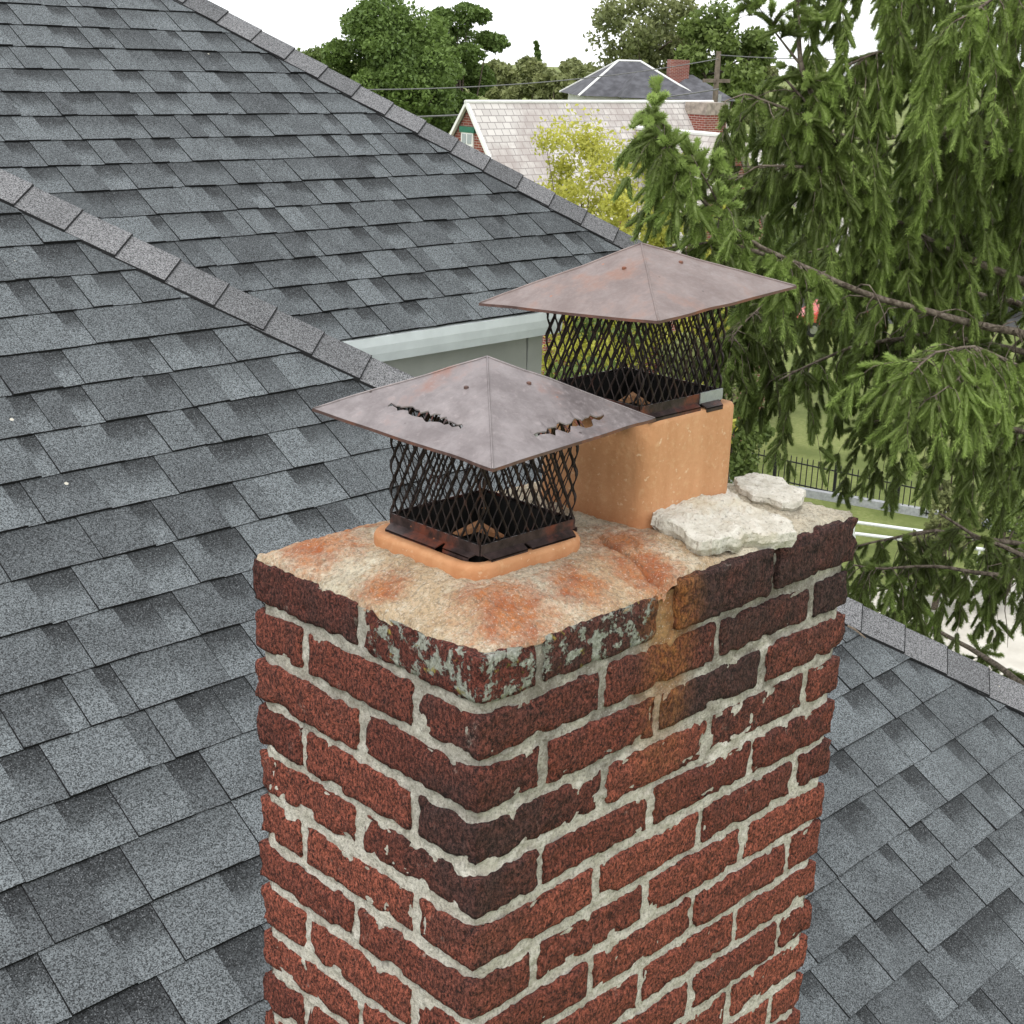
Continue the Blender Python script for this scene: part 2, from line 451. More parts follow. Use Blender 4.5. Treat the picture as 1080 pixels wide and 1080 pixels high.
# ================================================================== THE HOUSE
T = 0.65; CO = 1 / math.sqrt(1 + T * T); SI = T * CO; EXP = .143
ZA, YA, HA, GA = -1.8475, 2.9672, 4.1589, .9371         # front roof: plane z = ZA + T*y ; first course ; hip x + GA*y = HA
ZB, YB, HB, GB = -2.1950, 4.4519, 6.7945, .8560         # upper roof
HROT = 0.0152
GROUND = -11.0
house = empty('house', (0, 0, GROUND), HROT, 'house with grey asphalt shingle hip roofs under the brick chimney', 'house')
HM = Matrix.Rotation(HROT, 3, 'Z')
HMn = np.array(HM)


def house_local(p):            # geometry is written in scene height; the house's origin is on the ground
    p = np.array(p, float); p[..., 2] -= GROUND; return p


def clip_half(poly, a, b, c):
    """keep a*u+b*s<=c"""
    out = []
    for i in range(len(poly)):
        p, q = poly[i], poly[(i + 1) % len(poly)]
        dp, dq = a * p[0] + b * p[1] - c, a * q[0] + b * q[1] - c
        if dp <= 0: out.append(p)
        if dp * dq < 0:
            t = dp / (dp - dq); out.append((p[0] + t * (q[0] - p[0]), p[1] + t * (q[1] - p[1])))
    return out


def area2(poly):
    return abs(sum(poly[i][0] * poly[(i + 1) % len(poly)][1] - poly[(i + 1) % len(poly)][0] * poly[i][1] for i in range(len(poly)))) / 2


def shingle_pieces(plane, k0, k1, u0, u1, clip, rng, lastfull=True):
    """plane(u,s,h)->xyz ; s measured down the slope, course k has its butt at s=k*EXP. Returns (verts, faces, mi, col)."""
    out = []
    for k in range(k0, k1):
        wav = [rng.uniform(-.0025, .0025) for _ in range(400)]
        u = u0 - rng.uniform(0, .2)
        tooth = rng.random() < .5
        tone_run = rng.random()
        while u < u1:
            wd = rng.choice([.07, .09, .1, .12, .14, .16, .2]) * rng.uniform(.88, 1.12) if tooth else rng.choice([.05, .07, .09, .11, .13]) * rng.uniform(.88, 1.12)
            sb = k * EXP
            j = rng.uniform(-.0018, .0018); j2 = rng.uniform(-.0018, .0018)
            quad = [(u + .0006, sb + j), (u + wd - .0006, sb + j2), (u + wd - .0006, sb - EXP * 1.16), (u + .0006, sb - EXP * 1.16)]
            u_was = u; u += wd
            poly = quad
            for cpl in clip: poly = clip_half(poly, *cpl)
            H0 = .0118 if tooth else .0080
            lift = max(0, rng.gauss(0, .0007)) if rng.random() < .8 else rng.uniform(0, .003)
            if rng.random() < .25: tone_run = rng.random()
            if tooth:
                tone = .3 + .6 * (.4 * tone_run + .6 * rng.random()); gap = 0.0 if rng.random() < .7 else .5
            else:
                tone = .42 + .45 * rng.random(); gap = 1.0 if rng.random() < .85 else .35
            tooth = (not tooth) if rng.random() < .86 else tooth
            if len(poly) < 3 or area2(poly) < 2e-4: continue
            n = len(poly)
            top = []; bot = []; col = []
            for (pu, ps) in poly:
                d = (sb - ps)
                tv = min(1.2, max(0, d / EXP))
                h = H0 * (1 - tv * .5) - (.0 if tv < 1.05 else .001) + lift * (1 - tv) - .008
                th = (.0042 if not np.isclose(H0, .0118) else .0078)
                top.append(plane(pu, ps, h)); bot.append(plane(pu, ps, h - th - .001)); col.append((tone, gap, tv, 1))
            v = top + top + bot
            # top uses its own verts so shading stays flat and edges dark
            f = [tuple(range(n))]
            f += [(n + i, 2 * n + i, 2 * n + (i + 1) % n, n + (i + 1) % n) for i in range(n)]
            out.append((np.array(v), f, [0] + [1] * n, np.array(col + col + col)))
    return out


def join_pieces(ps):
    V = []; F = []; MI = []; C = []; o = 0
    for v, f, mi, c in ps:
        V.append(v); F += [tuple(i + o for i in q) for q in f]; MI += mi; C.append(c); o += len(v)
    return np.concatenate(V), F, MI, np.concatenate(C)


def planeA(u, s, h): y = YA - s * CO; return (u, y - h * SI, ZA + T * y + h * CO)
def planeB(u, s, h): y = YB - s * CO; return (u, y - h * SI, ZB + T * y + h * CO)


def hip_caps(name, z0, H, x0, x1, parent, expo=.163, wid=.118, g=1.0):
    """overlapping cap shingles along the hip x+y=H, from low (x1) to high (x0)"""
    dl_ = math.sqrt(g * g + 1 + T * T); step = expo * g / dl_
    x = x1; i = 0
    d = np.array([g, -1, -T]) / dl_                    # down the hip
    nA = np.array([0, -SI, CO]); nX = np.array([T / g, 0, 1]); nX /= np.linalg.norm(nX)
    sA = np.cross(d, nA); sA /= np.linalg.norm(sA)                     # across, on the front plane
    if sA[1] > 0: sA = -sA
    sX = np.cross(d, nX); sX /= np.linalg.norm(sX)
    if sX[0] < 0: sX = -sX
    up = (nA + nX); up /= np.linalg.norm(up)
    rng = random.Random(5)
    L = expo * 1.25
    while x > x0:
        c = np.array([x, (H - x) / g, z0 + T * (H - x) / g])
        hb, ht = .0185, .0125
        tone = rng.random(); lift = rng.uniform(0, .002)
        prof = [(sA, wid), (sA, wid * .45), (sA, .016), (None, 0), (sX, .016), (sX, wid * .45), (sX, wid)]
        V = []; C = []
        for (t, hh, dd) in ((0, hb + lift, 0), (.05, hb + lift - .0003, .0035), (1, ht, L)):  # narrow row at the butt is coloured dark as the shadow line between caps
            for (sv, q) in prof:
                p = c - d * dd + up * (hh + (.0035 if sv is None else 0) - .008 * (q / wid) ** 2)
                if sv is not None: p = p + sv * (q + (rng.uniform(-.002, .002) if q == wid else 0))
                V.append(p); C.append((tone, 0, t, 1))
        n = len(prof); top = list(V); low = [p - up * .008 for p in V]
        V2 = top + top + low
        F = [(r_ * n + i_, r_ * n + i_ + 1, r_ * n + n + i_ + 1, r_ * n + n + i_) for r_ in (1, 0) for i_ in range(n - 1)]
        ring = list(range(n)) + list(range(3 * n - 1, 2 * n - 1, -1))
        N2 = 3 * n
        NR = len(ring)
        F += [(N2 + ring[i_], 2 * N2 + ring[i_], 2 * N2 + ring[(i_ + 1) % NR], N2 + ring[(i_ + 1) % NR]) for i_ in range(NR)]
        o = obj(name, house_local(np.array(V2)), F, [MAT['hip_shingle'], MAT['asphalt_edge_and_joint_shade']], parent,
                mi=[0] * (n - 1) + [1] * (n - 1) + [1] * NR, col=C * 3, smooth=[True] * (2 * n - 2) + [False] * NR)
        x -= step; i += 1


rA = random.Random(11); rB = random.Random(23)
# front roof: x+y<=HA  ->  u - CO*s <= HA-YA ; the ridge at y=YRA
YRA = 4.6
eaveA = 27
pA = shingle_pieces(planeA, -13, eaveA, -4.2, 8.5, [(1, -GA * CO, HA - GA * YA)], rA)
pB = shingle_pieces(planeB, -14, 14, -2.2, 8.0, [(1, -GB * CO, HB - GB * YB)], rB)


def score(v):
    n = len(v) // 3
    p = v[:n] @ HMn.T
    x, y, d = project(p)
    if d.min() < .2: return 0
    if x.max() < 0 or y.max() < 0 or x.min() > 1080 or y.min() > 1080: return 0
    x = np.clip(x, 0, 1080); y = np.clip(y, 0, 1080)
    a = abs(np.sum(x * np.roll(y, -1) - np.roll(x, -1) * y)) / 2
    cx, cy = x.mean(), y.mean()
    if 300 < cx < 850 and cy > 600: return 0            # behind the chimney
    return a


front_roof = tag(obj('front_roof', *(lambda V, F: (house_local(V), F))(
    np.array([planeA(-4.6, eaveA * EXP - .01, -.02), planeA(HA - GA * (YA - CO * (eaveA * EXP - .01)), eaveA * EXP - .01, -.02), (HA - GA * YRA, YRA, ZA + T * YRA - .024), (-4.6, YRA, ZA + T * YRA - .024),
              (HA - GA * YRA, YRA, ZA + T * YRA - .024), (-4.6, YRA, ZA + T * YRA - .024), (-4.6, YRA + 1.9, ZA + T * (YRA - 1.9)), (HA - GA * YRA, YRA + 1.9, ZA + T * (YRA - 1.9)),
              planeA(HA - GA * (YA - CO * (eaveA * EXP - .01)), eaveA * EXP - .01, -.02), (HA - GA * (YA - eaveA * EXP * CO), 6.0, ZA + T * (YA - eaveA * EXP * CO))]),
    [(0, 1, 2, 3), (5, 4, 7, 6), (1, 9, 7, 2)]), MAT['roof_deck'], house), 'lower front hip roof slope the chimney rises from')
upper_roof = tag(obj('upper_roof', *(lambda V, F: (house_local(V), F))(
    np.array([planeB(-2.6, 13 * EXP - .01, -.02), planeB(HB - GB * (YB - CO * 13 * EXP), 13 * EXP - .01, -.02), (HB - GB * 6.6, 6.6, ZB + T * 6.6 - .024), (-2.6, 6.6, ZB + T * 6.6 - .024),
              (HB - GB * (YB - CO * 13 * EXP), 10.4, ZB + T * (YB - 13 * EXP * CO)), (-2.6, 10.4, ZB + T * (YB - 13 * EXP * CO))]),
    [(0, 1, 2, 3), (1, 4, 2), (3, 2, 4, 5)]), MAT['roof_deck'], house), 'higher hip roof behind, with a white gutter along its eave')

sc_all = [(score(p[0]), 'A', i) for i, p in enumerate(pA)] + [(score(p[0]), 'B', i) for i, p in enumerate(pB)]
sc_all.sort(reverse=True)
pick = {(a, i) for s_, a, i in sc_all[:300] if s_ > 0}
for key, pcs, par in (('A', pA, front_roof), ('B', pB, upper_roof)):
    rest = []
    for i, pc in enumerate(pcs):
        if (key, i) in pick:
            v, f, mi, c = pc
            obj('shingle', house_local(v), f, [MAT['shingle'], MAT['asphalt_edge_and_joint_shade']], par, mi=mi, col=c)
        else: rest.append(pc)
    v, f, mi, c = join_pieces(rest)
    tag(obj('shingle_field', house_local(v), f, [MAT['shingle'], MAT['asphalt_edge_and_joint_shade']], par, mi=mi, col=c), kind='stuff')
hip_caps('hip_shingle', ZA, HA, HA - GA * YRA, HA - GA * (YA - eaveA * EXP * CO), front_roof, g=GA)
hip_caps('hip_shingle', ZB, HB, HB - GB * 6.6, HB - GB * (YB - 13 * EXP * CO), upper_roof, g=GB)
# the slopes that face away (plain courses)
def side_plane(H, g, y0, z0):
    t2 = T / g; c2 = 1 / math.sqrt(1 + t2 * t2); s2 = t2 * c2
    def f(u, s, h): x = H - g * y0 + s * c2; return (x + h * s2, u, z0 + t2 * (H - x) + h * c2)
    return f, c2
for (pl, c2), g_, yy, ka, kb, ua, ub, par in ((side_plane(HA, GA, YA, ZA), GA, YA, -11, 14, -2.0, 6.0, front_roof), (side_plane(HB, GB, YB, ZB), GB, YB, -14, 14, 2.9, 9.5, upper_roof)):
    pc = shingle_pieces(pl, ka, kb, ua, ub, [(-g_, -c2, -g_ * yy)], random.Random(3))
    v, f, mi, c = join_pieces(pc)
    tag(obj('shingle_field', house_local(v), f, [MAT['shingle'], MAT['asphalt_edge_and_joint_shade']], par, mi=mi, col=c), kind='stuff')

# gutter, wall and corner board of the upper part
ye = YB - 13 * EXP * CO; ze = ZB + T * ye
g = MB()
prof = [(0.012, .006), (-.001, .001), (-.004, -.03), (-.002, -.06), (.004, -.092), (.05, -.092), (.05, .02)]
xe0, xe1 = .4, 3.32
n = len(prof)
V = [house_local((x, ye + a, ze - .012 + b)) for x in (xe0, xe1) for a, b in prof]
g.add(V, [(i, (i + 1) % n, n + (i + 1) % n, n + i) for i in range(n)] + [tuple(range(n)), tuple(range(2 * n - 1, n - 1, -1))])
tag(g.build('gutter', MAT['gutter_white'], house), 'white gutter board along the eave of the upper roof')
g = MB().box(.4, 3.21, ye + .10, 8.0, .02, ze - .05 - GROUND); wall = g.build('wall', MAT['siding'], house)
MB().box(3.215, 3.30, ye + .085, ye + .17, .02, ze - .06 - GROUND).build('corner_board', MAT['siding'], house)
for i in range(8):
    z1 = ze - .06 - i * .2 - GROUND
    MB().hexa([(.4, ye + .086, z1 - .2), (3.21, ye + .086, z1 - .2), (3.21, ye + .105, z1 - .2), (.4, ye + .105, z1 - .2)],
              [(.4, ye + .094, z1 - .003), (3.21, ye + .094, z1 - .003), (3.21, ye + .105, z1 - .003), (.4, ye + .105, z1 - .003)]).build('siding_board', MAT['siding'], wall)
MB().box(-4.2, 4.15, .15, 4.4, .02, ZA + T * -.3 - .12 - GROUND).build('wall', MAT['siding'], house)

# ================================================================== THE CHIMNEY
CZ, W, D = .06652, .7185, .413
chim = empty('brick_chimney', (W / 2, D / 2, -1.85), 0, 'weathered red brick chimney with lichen and two clay flues', 'chimney')
CO_ = np.array([W / 2, D / 2, -1.85])


def brick_mesh(dx, dy, dz, seed, hi=True, tone=.5, soot=.3, org=(0, 0, 0)):
    st = .0066 if hi else .05
    ns = [max(2, int(round(q / st))) for q in (dx, dy, dz)]
    if not hi: ns = [max(2, min(4, q)) for q in ns]
    vid = {}; V = []; F = []
    def vert(i, j, k):
        key = (i, j, k)
        if key not in vid: vid[key] = len(V); V.append((i / ns[0], j / ns[1], k / ns[2]))
        return vid[key]
    for ax in range(3):
        a, b = [q for q in range(3) if q != ax]
        for side in (0, ns[ax]):
            for i in range(ns[a]):
                for j in range(ns[b]):
                    q = []
                    for (ii, jj) in ((i, j), (i + 1, j), (i + 1, j + 1), (i, j + 1)):
                        t = [0, 0, 0]; t[ax] = side; t[a] = ii; t[b] = jj; q.append(vert(*t))
                    if (side == 0) == (ax != 1): q = q[::-1]
                    F.append(q)
    U = np.array(V); S = np.array([dx, dy, dz]); P = (U - .5) * S
    r = .0035
    inner = np.clip(P, -(S / 2 - r), S / 2 - r); dlt = P - inner
    ln = np.linalg.norm(dlt, axis=1, keepdims=True); mx = np.abs(dlt).max(1, keepdims=True)
    on = (ln > 1e-9)
    P2 = inner + np.where(on, dlt / np.maximum(ln, 1e-9) * mx, 0)
    nrm = np.where(on, dlt / np.maximum(ln, 1e-9), 0)
    wp = P + np.array(org) + seed * 3.17
    edge = (np.abs(P) > S / 2 - .007).sum(1) >= 2
    dn = fbm(wp, 85, 2, seed) * .0022 + vnoise(wp, 18, seed + 9) * .0011 + vnoise(wp, 150, seed + 2) * .0012
    dn -= edge * np.maximum(0, vnoise(wp, 55, seed + 5) - .05) * .008
    P2 = P2 + nrm * dn[:, None]
    return P2, np.array(F), np.tile([tone, soot, 0, 1], (len(P2), 1))


JT = .0132        # mortar joint
rb = random.Random(4)
NC = 29
for k in range(NC):
    hi = k < 15
    ztop = CZ - k * CZ - JT / 2; h_ = CZ - JT; zc = ztop - h_ / 2
    L1, HD = .2005, .0945
    items = []    # (x0,x1,y0,y1)
    jit = lambda s=.007: rb.uniform(-s, s)
    if k % 2 == 0:
        j1 = .2065 + jit(); xs = [.1 + jit(.006), .309 + jit(.004), .5195 + jit()]
        if k == 0: xs = [.092, .307, .526]
        items.append((0, xs[0] - JT / 2, 0, j1 - JT / 2)); items.append((0, xs[0] - JT / 2, j1 + JT / 2, D))
        ed = [xs[0] + JT / 2, xs[1] - JT / 2, xs[1] + JT / 2, xs[2] - JT / 2, xs[2] + JT / 2, W]
        if k == 0: ed[1], ed[2] = .292, .328
        for a in range(3): items.append((ed[2 * a], ed[2 * a + 1], 0, HD))
        if k < 22:
            for a in range(3): items.append((ed[2 * a], ed[2 * a + 1], D - HD, D))
            items.append((W - HD, W, HD + JT, D - HD - JT))
    else:
        xs = [.2065 + jit(), .42 + jit(), .632 + jit(.005)]; ys = [.1 + jit(.006), .313 + jit(.006)]
        items.append((0, xs[0] - JT / 2, 0, ys[0] - JT / 2)); items.append((0, HD, ys[0] + JT / 2, ys[1] - JT / 2)); items.append((0, xs[0] - JT / 2, ys[1] + JT / 2, D))
        items.append((xs[0] + JT / 2, xs[1] - JT / 2, 0, HD)); items.append((xs[1] + JT / 2, xs[2] - JT / 2, 0, HD)); items.append((xs[2] + JT / 2, W, 0, ys[0] - JT / 2 + .1))
        if k < 22:
            items.append((xs[0] + JT / 2, xs[1] - JT / 2, D - HD, D)); items.append((xs[1] + JT / 2, xs[2] - JT / 2, D - HD, D)); items.append((xs[2] + JT / 2, W, D - .2, D))
    for (x0, x1, y0, y1) in items:
        sd_ = rb.randint(0, 9999)
        zz, hh = zc + rb.uniform(-.0015, .0015), h_ + rb.uniform(-.002, .002)
        o_ = np.array([(x0 + x1) / 2, (y0 + y1) / 2, zz])
        if k == 0:
            if y0 == 0 and x0 > .3: o_ += (0.0, -.006, .006); hh += .013
            elif y0 == 0 and x0 > .05: hh += .004
            else: hh += .002
        else: o_ += (rb.uniform(-.0015, .0015), rb.uniform(-.0015, .0015), 0)
        dep = min(1, k / 9)
        tone = rb.uniform(.1, .55) + .4 * dep * rb.random() + .1 + .12 * dep
        soot = (1 - dep) * rb.uniform(.35, .75) + rb.uniform(-.1, .22)
        if k < 3 and x0 > .3 and y0 == 0: soot += .2
        if x0 == 0 and y0 == 0:                    # the near corner is the sootiest
            soot += {0: -.15, 3: .25, 4: .2, 5: .12, 6: .1}.get(k, .0); tone -= .08
        elif rb.random() < .12: soot += .3; tone -= .15
        v, f, c = brick_mesh(x1 - x0, y1 - y0, hh, sd_, hi, np.clip(tone, 0, 1), np.clip(soot, 0, 1), o_)
        obj('brick', v + o_ - CO_, f, MAT['brick'], chim, smooth=True, col=c)

# mortar core: four rough walls just behind the brick faces
def grid(nu, nv):
    i, j = np.meshgrid(np.arange(nu), np.arange(nv), indexing='ij')
    q = (i[:-1, :-1] * nv + j[:-1, :-1]).ravel()
    return np.stack([q, q + nv, q + nv + 1, q + 1], 1)


def mortar_walls():
    Vs, Fs, o = [], [], 0
    zt = .058
    def wall(p0, p1, nrm, zb, st):
        nonlocal o
        p0, p1 = np.array(p0, float), np.array(p1, float); L = np.linalg.norm(p1 - p0); tg = (p1 - p0) / L; p0 = p0 + tg * .009; p1 = p1 - tg * .009; L -= .018
        nu, nv = int(L / st) + 2, int((zt - zb) / st) + 2
        u = np.linspace(0, 1, nu); z = np.linspace(zb, zt, nv)
        U, Z = np.meshgrid(u, z, indexing='ij')
        P = np.stack([p0[0] + (p1[0] - p0[0]) * U, p0[1] + (p1[1] - p0[1]) * U, Z], -1).reshape(-1, 3)
        dn = -.0043 + fbm(P, 90, 3, 3) * .0024 + vnoise(P, 170, 15) * .0013 + vnoise(P, 24, 8) * .0010 + np.maximum(0, vnoise(P, 90, 77) - .5) * .003
        dn -= np.maximum(0, vnoise(P, 30, 55) - .5) * .008
        e = np.minimum(U, 1 - U).reshape(-1) * L
        dn -= np.maximum(0, .012 - e) * .5
        P = P + np.array(nrm) * dn[:, None]
        Vs.append(P); Fs.append(grid(nu, nv) + o); o += len(P)
    wall((0, D), (0, 0), (-1, 0, 0), -1.0, .0034)
    wall((0, 0), (W, 0), (0, -1, 0), -1.0, .0034)
    wall((W, 0), (W, D), (1, 0, 0), -1.0, .012)
    wall((W, D), (0, D), (0, 1, 0), -1.0, .012)
    for a, b, n_ in (((0, D), (0, 0), (-1, 0, 0)), ((0, 0), (W, 0), (0, -1, 0)), ((W, 0), (W, D), (1, 0, 0)), ((W, D), (0, D), (0, 1, 0))):
        zt = -1.0; wall(a, b, n_, -1.92, .02)
    return np.concatenate(Vs), np.concatenate(Fs)


v, f = mortar_walls()
obj('mortar', v - CO_, f, MAT['mortar'], chim, smooth=True)

# crown (mortar wash) as a rough height field
nx, ny = 260, 152
gx, gy = np.meshgrid(np.linspace(.002, W - .002, nx), np.linspace(.002, D - .002, ny), indexing='ij')
P = np.stack([gx.ravel(), gy.ravel(), np.zeros(nx * ny)], 1)
e = np.minimum(np.minimum(P[:, 0], W - P[:, 0]), np.minimum(P[:, 1], D - P[:, 1]))
rear = sstep(.296, .328, P[:, 0] + vnoise(P, 30, 4) * .006)
edge_z = .0635 + .012 * rear * sstep(.3, .0, P[:, 1])
zz = edge_z + (.0925 - edge_z) * sstep(-.01, .085, e) + fbm(P, 14, 4, 21) * .0045 + fbm(P, 70, 3, 31) * .0030 + vnoise(P, 150, 33) * .0012
inset = .0035 + .010 * np.clip(fbm(P, 30, 3, 61) * 1.2 + .25, 0, 1)
zz -= np.clip((inset - e) / inset, 0, 1) ** 1.2 * .016
near = np.exp(-((P[:, 0] / .06) ** 2 + (P[:, 1] / .06) ** 2)); zz -= near * .010
cr = np.abs(P[:, 0] - (.309 + vnoise(P, 22, 12) * .008 + .35 * np.maximum(0, P[:, 1] - .02) * .4))
zz -= np.clip(1 - cr / .006, 0, 1) * .012 * sstep(.16, .1, P[:, 1])
for (x0, y0, x1, y1) in ((.30, .02, .36, .115), (.02, .21, .1, .20), (.1, .02, .06, .08), (.55, .02, .6, .1), (.0, .33, .09, .28)):
    ab = np.array([x1 - x0, y1 - y0]); tt_ = np.clip(((P[:, 0] - x0) * ab[0] + (P[:, 1] - y0) * ab[1]) / (ab @ ab), 0, 1)
    dd_ = np.hypot(P[:, 0] + vnoise(P, 45, 71) * .006 - x0 - tt_ * ab[0], P[:, 1] + vnoise(P, 45, 72) * .006 - y0 - tt_ * ab[1])
    zz -= np.clip(1 - dd_ / .0035, 0, 1) * .006
P[:, 2] = zz
cf = grid(nx, ny); cc_ = P[cf].mean(1)
keep = np.ones(len(cf), bool)
for fx, fy in ((.187, .206), (.473, .206)): keep &= ~((np.abs(cc_[:, 0] - fx) < .083) & (np.abs(cc_[:, 1] - fy) < .083))
tag(obj('crown', P - CO_, cf[keep], MAT['crown_mortar'], chim, smooth=True), 'rough cream mortar crown stained orange with rust')


def round_square(cx, cy, a, r, n=7):
    pts = []
    for q, (sx, sy) in enumerate(((1, 1), (-1, 1), (-1, -1), (1, -1))):
        for i in range(n):
            t = math.pi / 2 * (q + i / (n - 1)); pts.append((cx + sx * (a - r) + r * math.cos(t), cy + sy * (a - r) + r * math.sin(t)))
    return pts


def flue(cx, cy, a, z0, z1, label, seed, rc=.034):
    rings = []; zs = [z0, z0 + (z1 - z0) * .25, z0 + (z1 - z0) * .5, z0 + (z1 - z0) * .75, z1 - .006, z1 - .0015, z1]
    offs = [0, 0, 0, 0, 0, -.0015, -.005]
    for z, o in zip(zs, offs): rings.append([(x, y, z) for x, y in round_square(cx, cy, a + o, rc)])
    for z, ins in ((z1, -.014), (z1 - .004, -.018), (z0 - .5, -.018)): rings.append([(x, y, z) for x, y in round_square(cx, cy, a + ins, rc * .65)])
    n = len(rings[0]); V = np.array([p for r in rings for p in r])
    dn = fbm(V, 35, 3, seed) * .0016
    V[:, 2] += np.where(V[:, 2] > z1 - .01, dn * 1.2, 0); V[:, 0] += dn * .6; V[:, 1] += dn * .6
    F = [(i * n + k, i * n + (k + 1) % n, (i + 1) * n + (k + 1) % n, (i + 1) * n + k) for i in range(len(rings) - 1) for k in range(n)]
    mi = [0] * (n * (len(rings) - 2)) + [1] * n
    F.append(tuple((len(rings) - 1) * n + k for k in range(n))); mi.append(1)
    o = obj('flue', V - CO_, F, [MAT['clay'], MAT['soot']], chim, smooth=True, mi=mi)
    return tag(o, label)


F1 = (.187, .206); F2 = (.473, .206)
flue(*F1, .0995, .05, .109, 'short orange clay flue barely above the crown', 1)
flue(.482, .206, .0957, .05, .234, 'tall orange clay flue standing above the crown', 2, .022)

# ------------------------------------------------------------------ chimney caps
def cap(cx, cy, z_base, half_mesh, z_rim, half_lid, apex, tilt, rot, lidmat, holes, label, seed):
    root = empty('chimney_cap', (cx, cy, z_base), 0, label, 'chimney cap', 'metal chimney caps on the flues')
    rng = random.Random(seed); O = np.array([cx, cy, z_base])
    # --- base: four angle strips with flanges
    zb, zm = z_base + .008, z_base + .021
    for q in range(4):
        c_, s_ = [(1, 0), (0, 1), (-1, 0), (0, -1)][q]
        def tr(x, y, z): return (c_ * x - s_ * y, s_ * x + c_ * y, z - z_base)
        a = half_mesh; b = MB()
        b.hexa([tr(-a, -a - .0022, zb), tr(a, -a - .0022, zb), tr(a, -a - .0006, zb), tr(-a, -a - .0006, zb)],
               [tr(-a, -a - .0022, zm), tr(a, -a - .0022, zm), tr(a, -a - .0006, zm), tr(-a, -a - .0006, zm)])
        b.build('base_band', MAT['base_metal'], root)
        cut = rng.uniform(-.2, .45) * a
        for (u0, u1) in ((-a * .97, cut - .002), (cut + .002, a * .93)):
            dz = rng.uniform(-.002, .001); fl = .0125 + rng.uniform(-.002, .002)
            p = [tr(u0, -a - .0022, zb + .0015), tr(u1, -a - .0022, zb + .0015), tr(u1 - .003, -a - fl, z_base + .0055 + dz), tr(u0 + .003, -a - fl, z_base + .0055 + dz)]
            low = [(x, y, z - .0016) for x, y, z in p]
            m_ = 'base_metal' if not (seed == 2 and q == 0 and u0 > -a * .5) else 'galvanised'
            MB().hexa(low[::1], p).build('flange', MAT['base_metal'], root)
            b2 = [(x, y, z - .0016) for x, y, z in (p[3], p[2])]
            MB().hexa([(*p[3][:2], p[3][2] - .006), (*p[2][:2], p[2][2] - .006), (p[2][0] * .985, p[2][1] * .985, p[2][2] - .006), (p[3][0] * .985, p[3][1] * .985, p[3][2] - .006)],
                      [(*p[3][:2], p[3][2] - .0002), (*p[2][:2], p[2][2] - .0002), (p[2][0] * .985, p[2][1] * .985, p[2][2] - .0002), (p[3][0] * .985, p[3][1] * .985, p[3][2] - .0002)]).build('flange_lip', MAT['base_metal'], root)
    # inner skirt that drops into the flue, dark
    sk = MB(); a = half_mesh - .006
    ring = [(-a, -a), (a, -a), (a, a), (-a, a)]
    for i in range(4):
        p, q_ = ring[i], ring[(i + 1) % 4]
        sk.add([(*p, -.03), (*q_, -.03), (*q_, .02), (*p, .02)], [(0, 1, 2, 3)])
    sk.build('skirt', MAT['soot'], root)
    # --- expanded metal screen, one per side
    zt = z_rim + .006
    sp, per = .0079, .031; A_ = sp / 2
    ns = int(round(2 * half_mesh / sp)); sp = 2 * half_mesh / ns; A_ = sp / 2
    H = zt - zm + .008; nseg = int(H / per * 10)
    for q in range(4):
        c_, s_ = [(1, 0), (0, 1), (-1, 0), (0, -1)][q]
        V = []; F = []
        ph = rng.uniform(0, 6.28)
        for i in range(ns + 1):
            sg = 1 if i % 2 else -1
            o = len(V)
            for j in range(nseg + 1):
                z = zm - .006 + H * j / nseg - z_base
                tt = z / per * 2 * math.pi + ph
                cw = math.cos(tt); wv = .8 * (1 - 2 * math.acos(max(-1, min(1, cw))) / math.pi) + .2 * cw
                x = -half_mesh + i * sp + sg * A_ * wv
                x = min(max(x, -half_mesh - .002), half_mesh + .002)
                x += .0004 * math.sin(z * 60 + i * .7 + seed)
                bow = .0007 * math.sin(i * .5 + seed + q) * math.sin(z * 25)
                wd = .00085 + .0004 * (abs(cw) > .93); y0 = -half_mesh + .0012 + bow; tw = .0007 * sg * math.sin(tt)
                for (dx_, dy_) in ((-wd, -.0009 + tw), (wd, -.0009 - tw), (wd, .0009 - tw), (-wd, .0009 + tw)):
                    X, Y = x + dx_, y0 + dy_
                    V.append((c_ * X - s_ * Y, s_ * X + c_ * Y, z))
            for j in range(nseg):
                for k in range(4):
                    k2 = (k + 1) % 4; F.append((o + j * 4 + k, o + j * 4 + k2, o + j * 4 + 4 + k2, o + j * 4 + 4 + k))
        obj('mesh_screen', np.array(V), np.array(F), MAT['mesh_metal'], root)
    # --- lid: four hipped panels, folded edge, torn slots
    cw, sw = math.cos(rot), math.sin(rot)
    lid = None
    def place(P):          # lid local (x,y,z above rim) -> cap local
        P = np.array(P, float); X = cw * P[:, 0] - sw * P[:, 1]; Y = sw * P[:, 0] + cw * P[:, 1]
        Z = P[:, 2] + z_rim - z_base + tilt[0] * X + tilt[1] * Y
        return np.stack([X, Y, Z], 1)
    a = half_lid
    Vt = []; Ft = []
    for q in range(4):
        c_, s_ = [(1, 0), (0, 1), (-1, 0), (0, -1)][q]        # q=0: the -Y panel, then turning ccw: +X, +Y, -X
        pts = [Vector((-a, -a)), Vector((a, -a)), Vector((0, 0))]
        edges = [(0, 1), (1, 2), (2, 0)]
        hole = holes.get(q)
        if hole:
            o = len(pts); pts += [Vector(p) for p in hole]; nh = len(hole)
            edges += [(o + i, o + (i + 1) % nh) for i in range(nh)]
        g_ = .011
        for i in range(-14, 15):
            for j in range(0, 15):
                x, y = i * g_ + (j % 2) * g_ / 2, -a + .003 + j * g_ * .9
                if y < -abs(x) - .004 and abs(x) < a - .004: pts.append(Vector((x, y)))
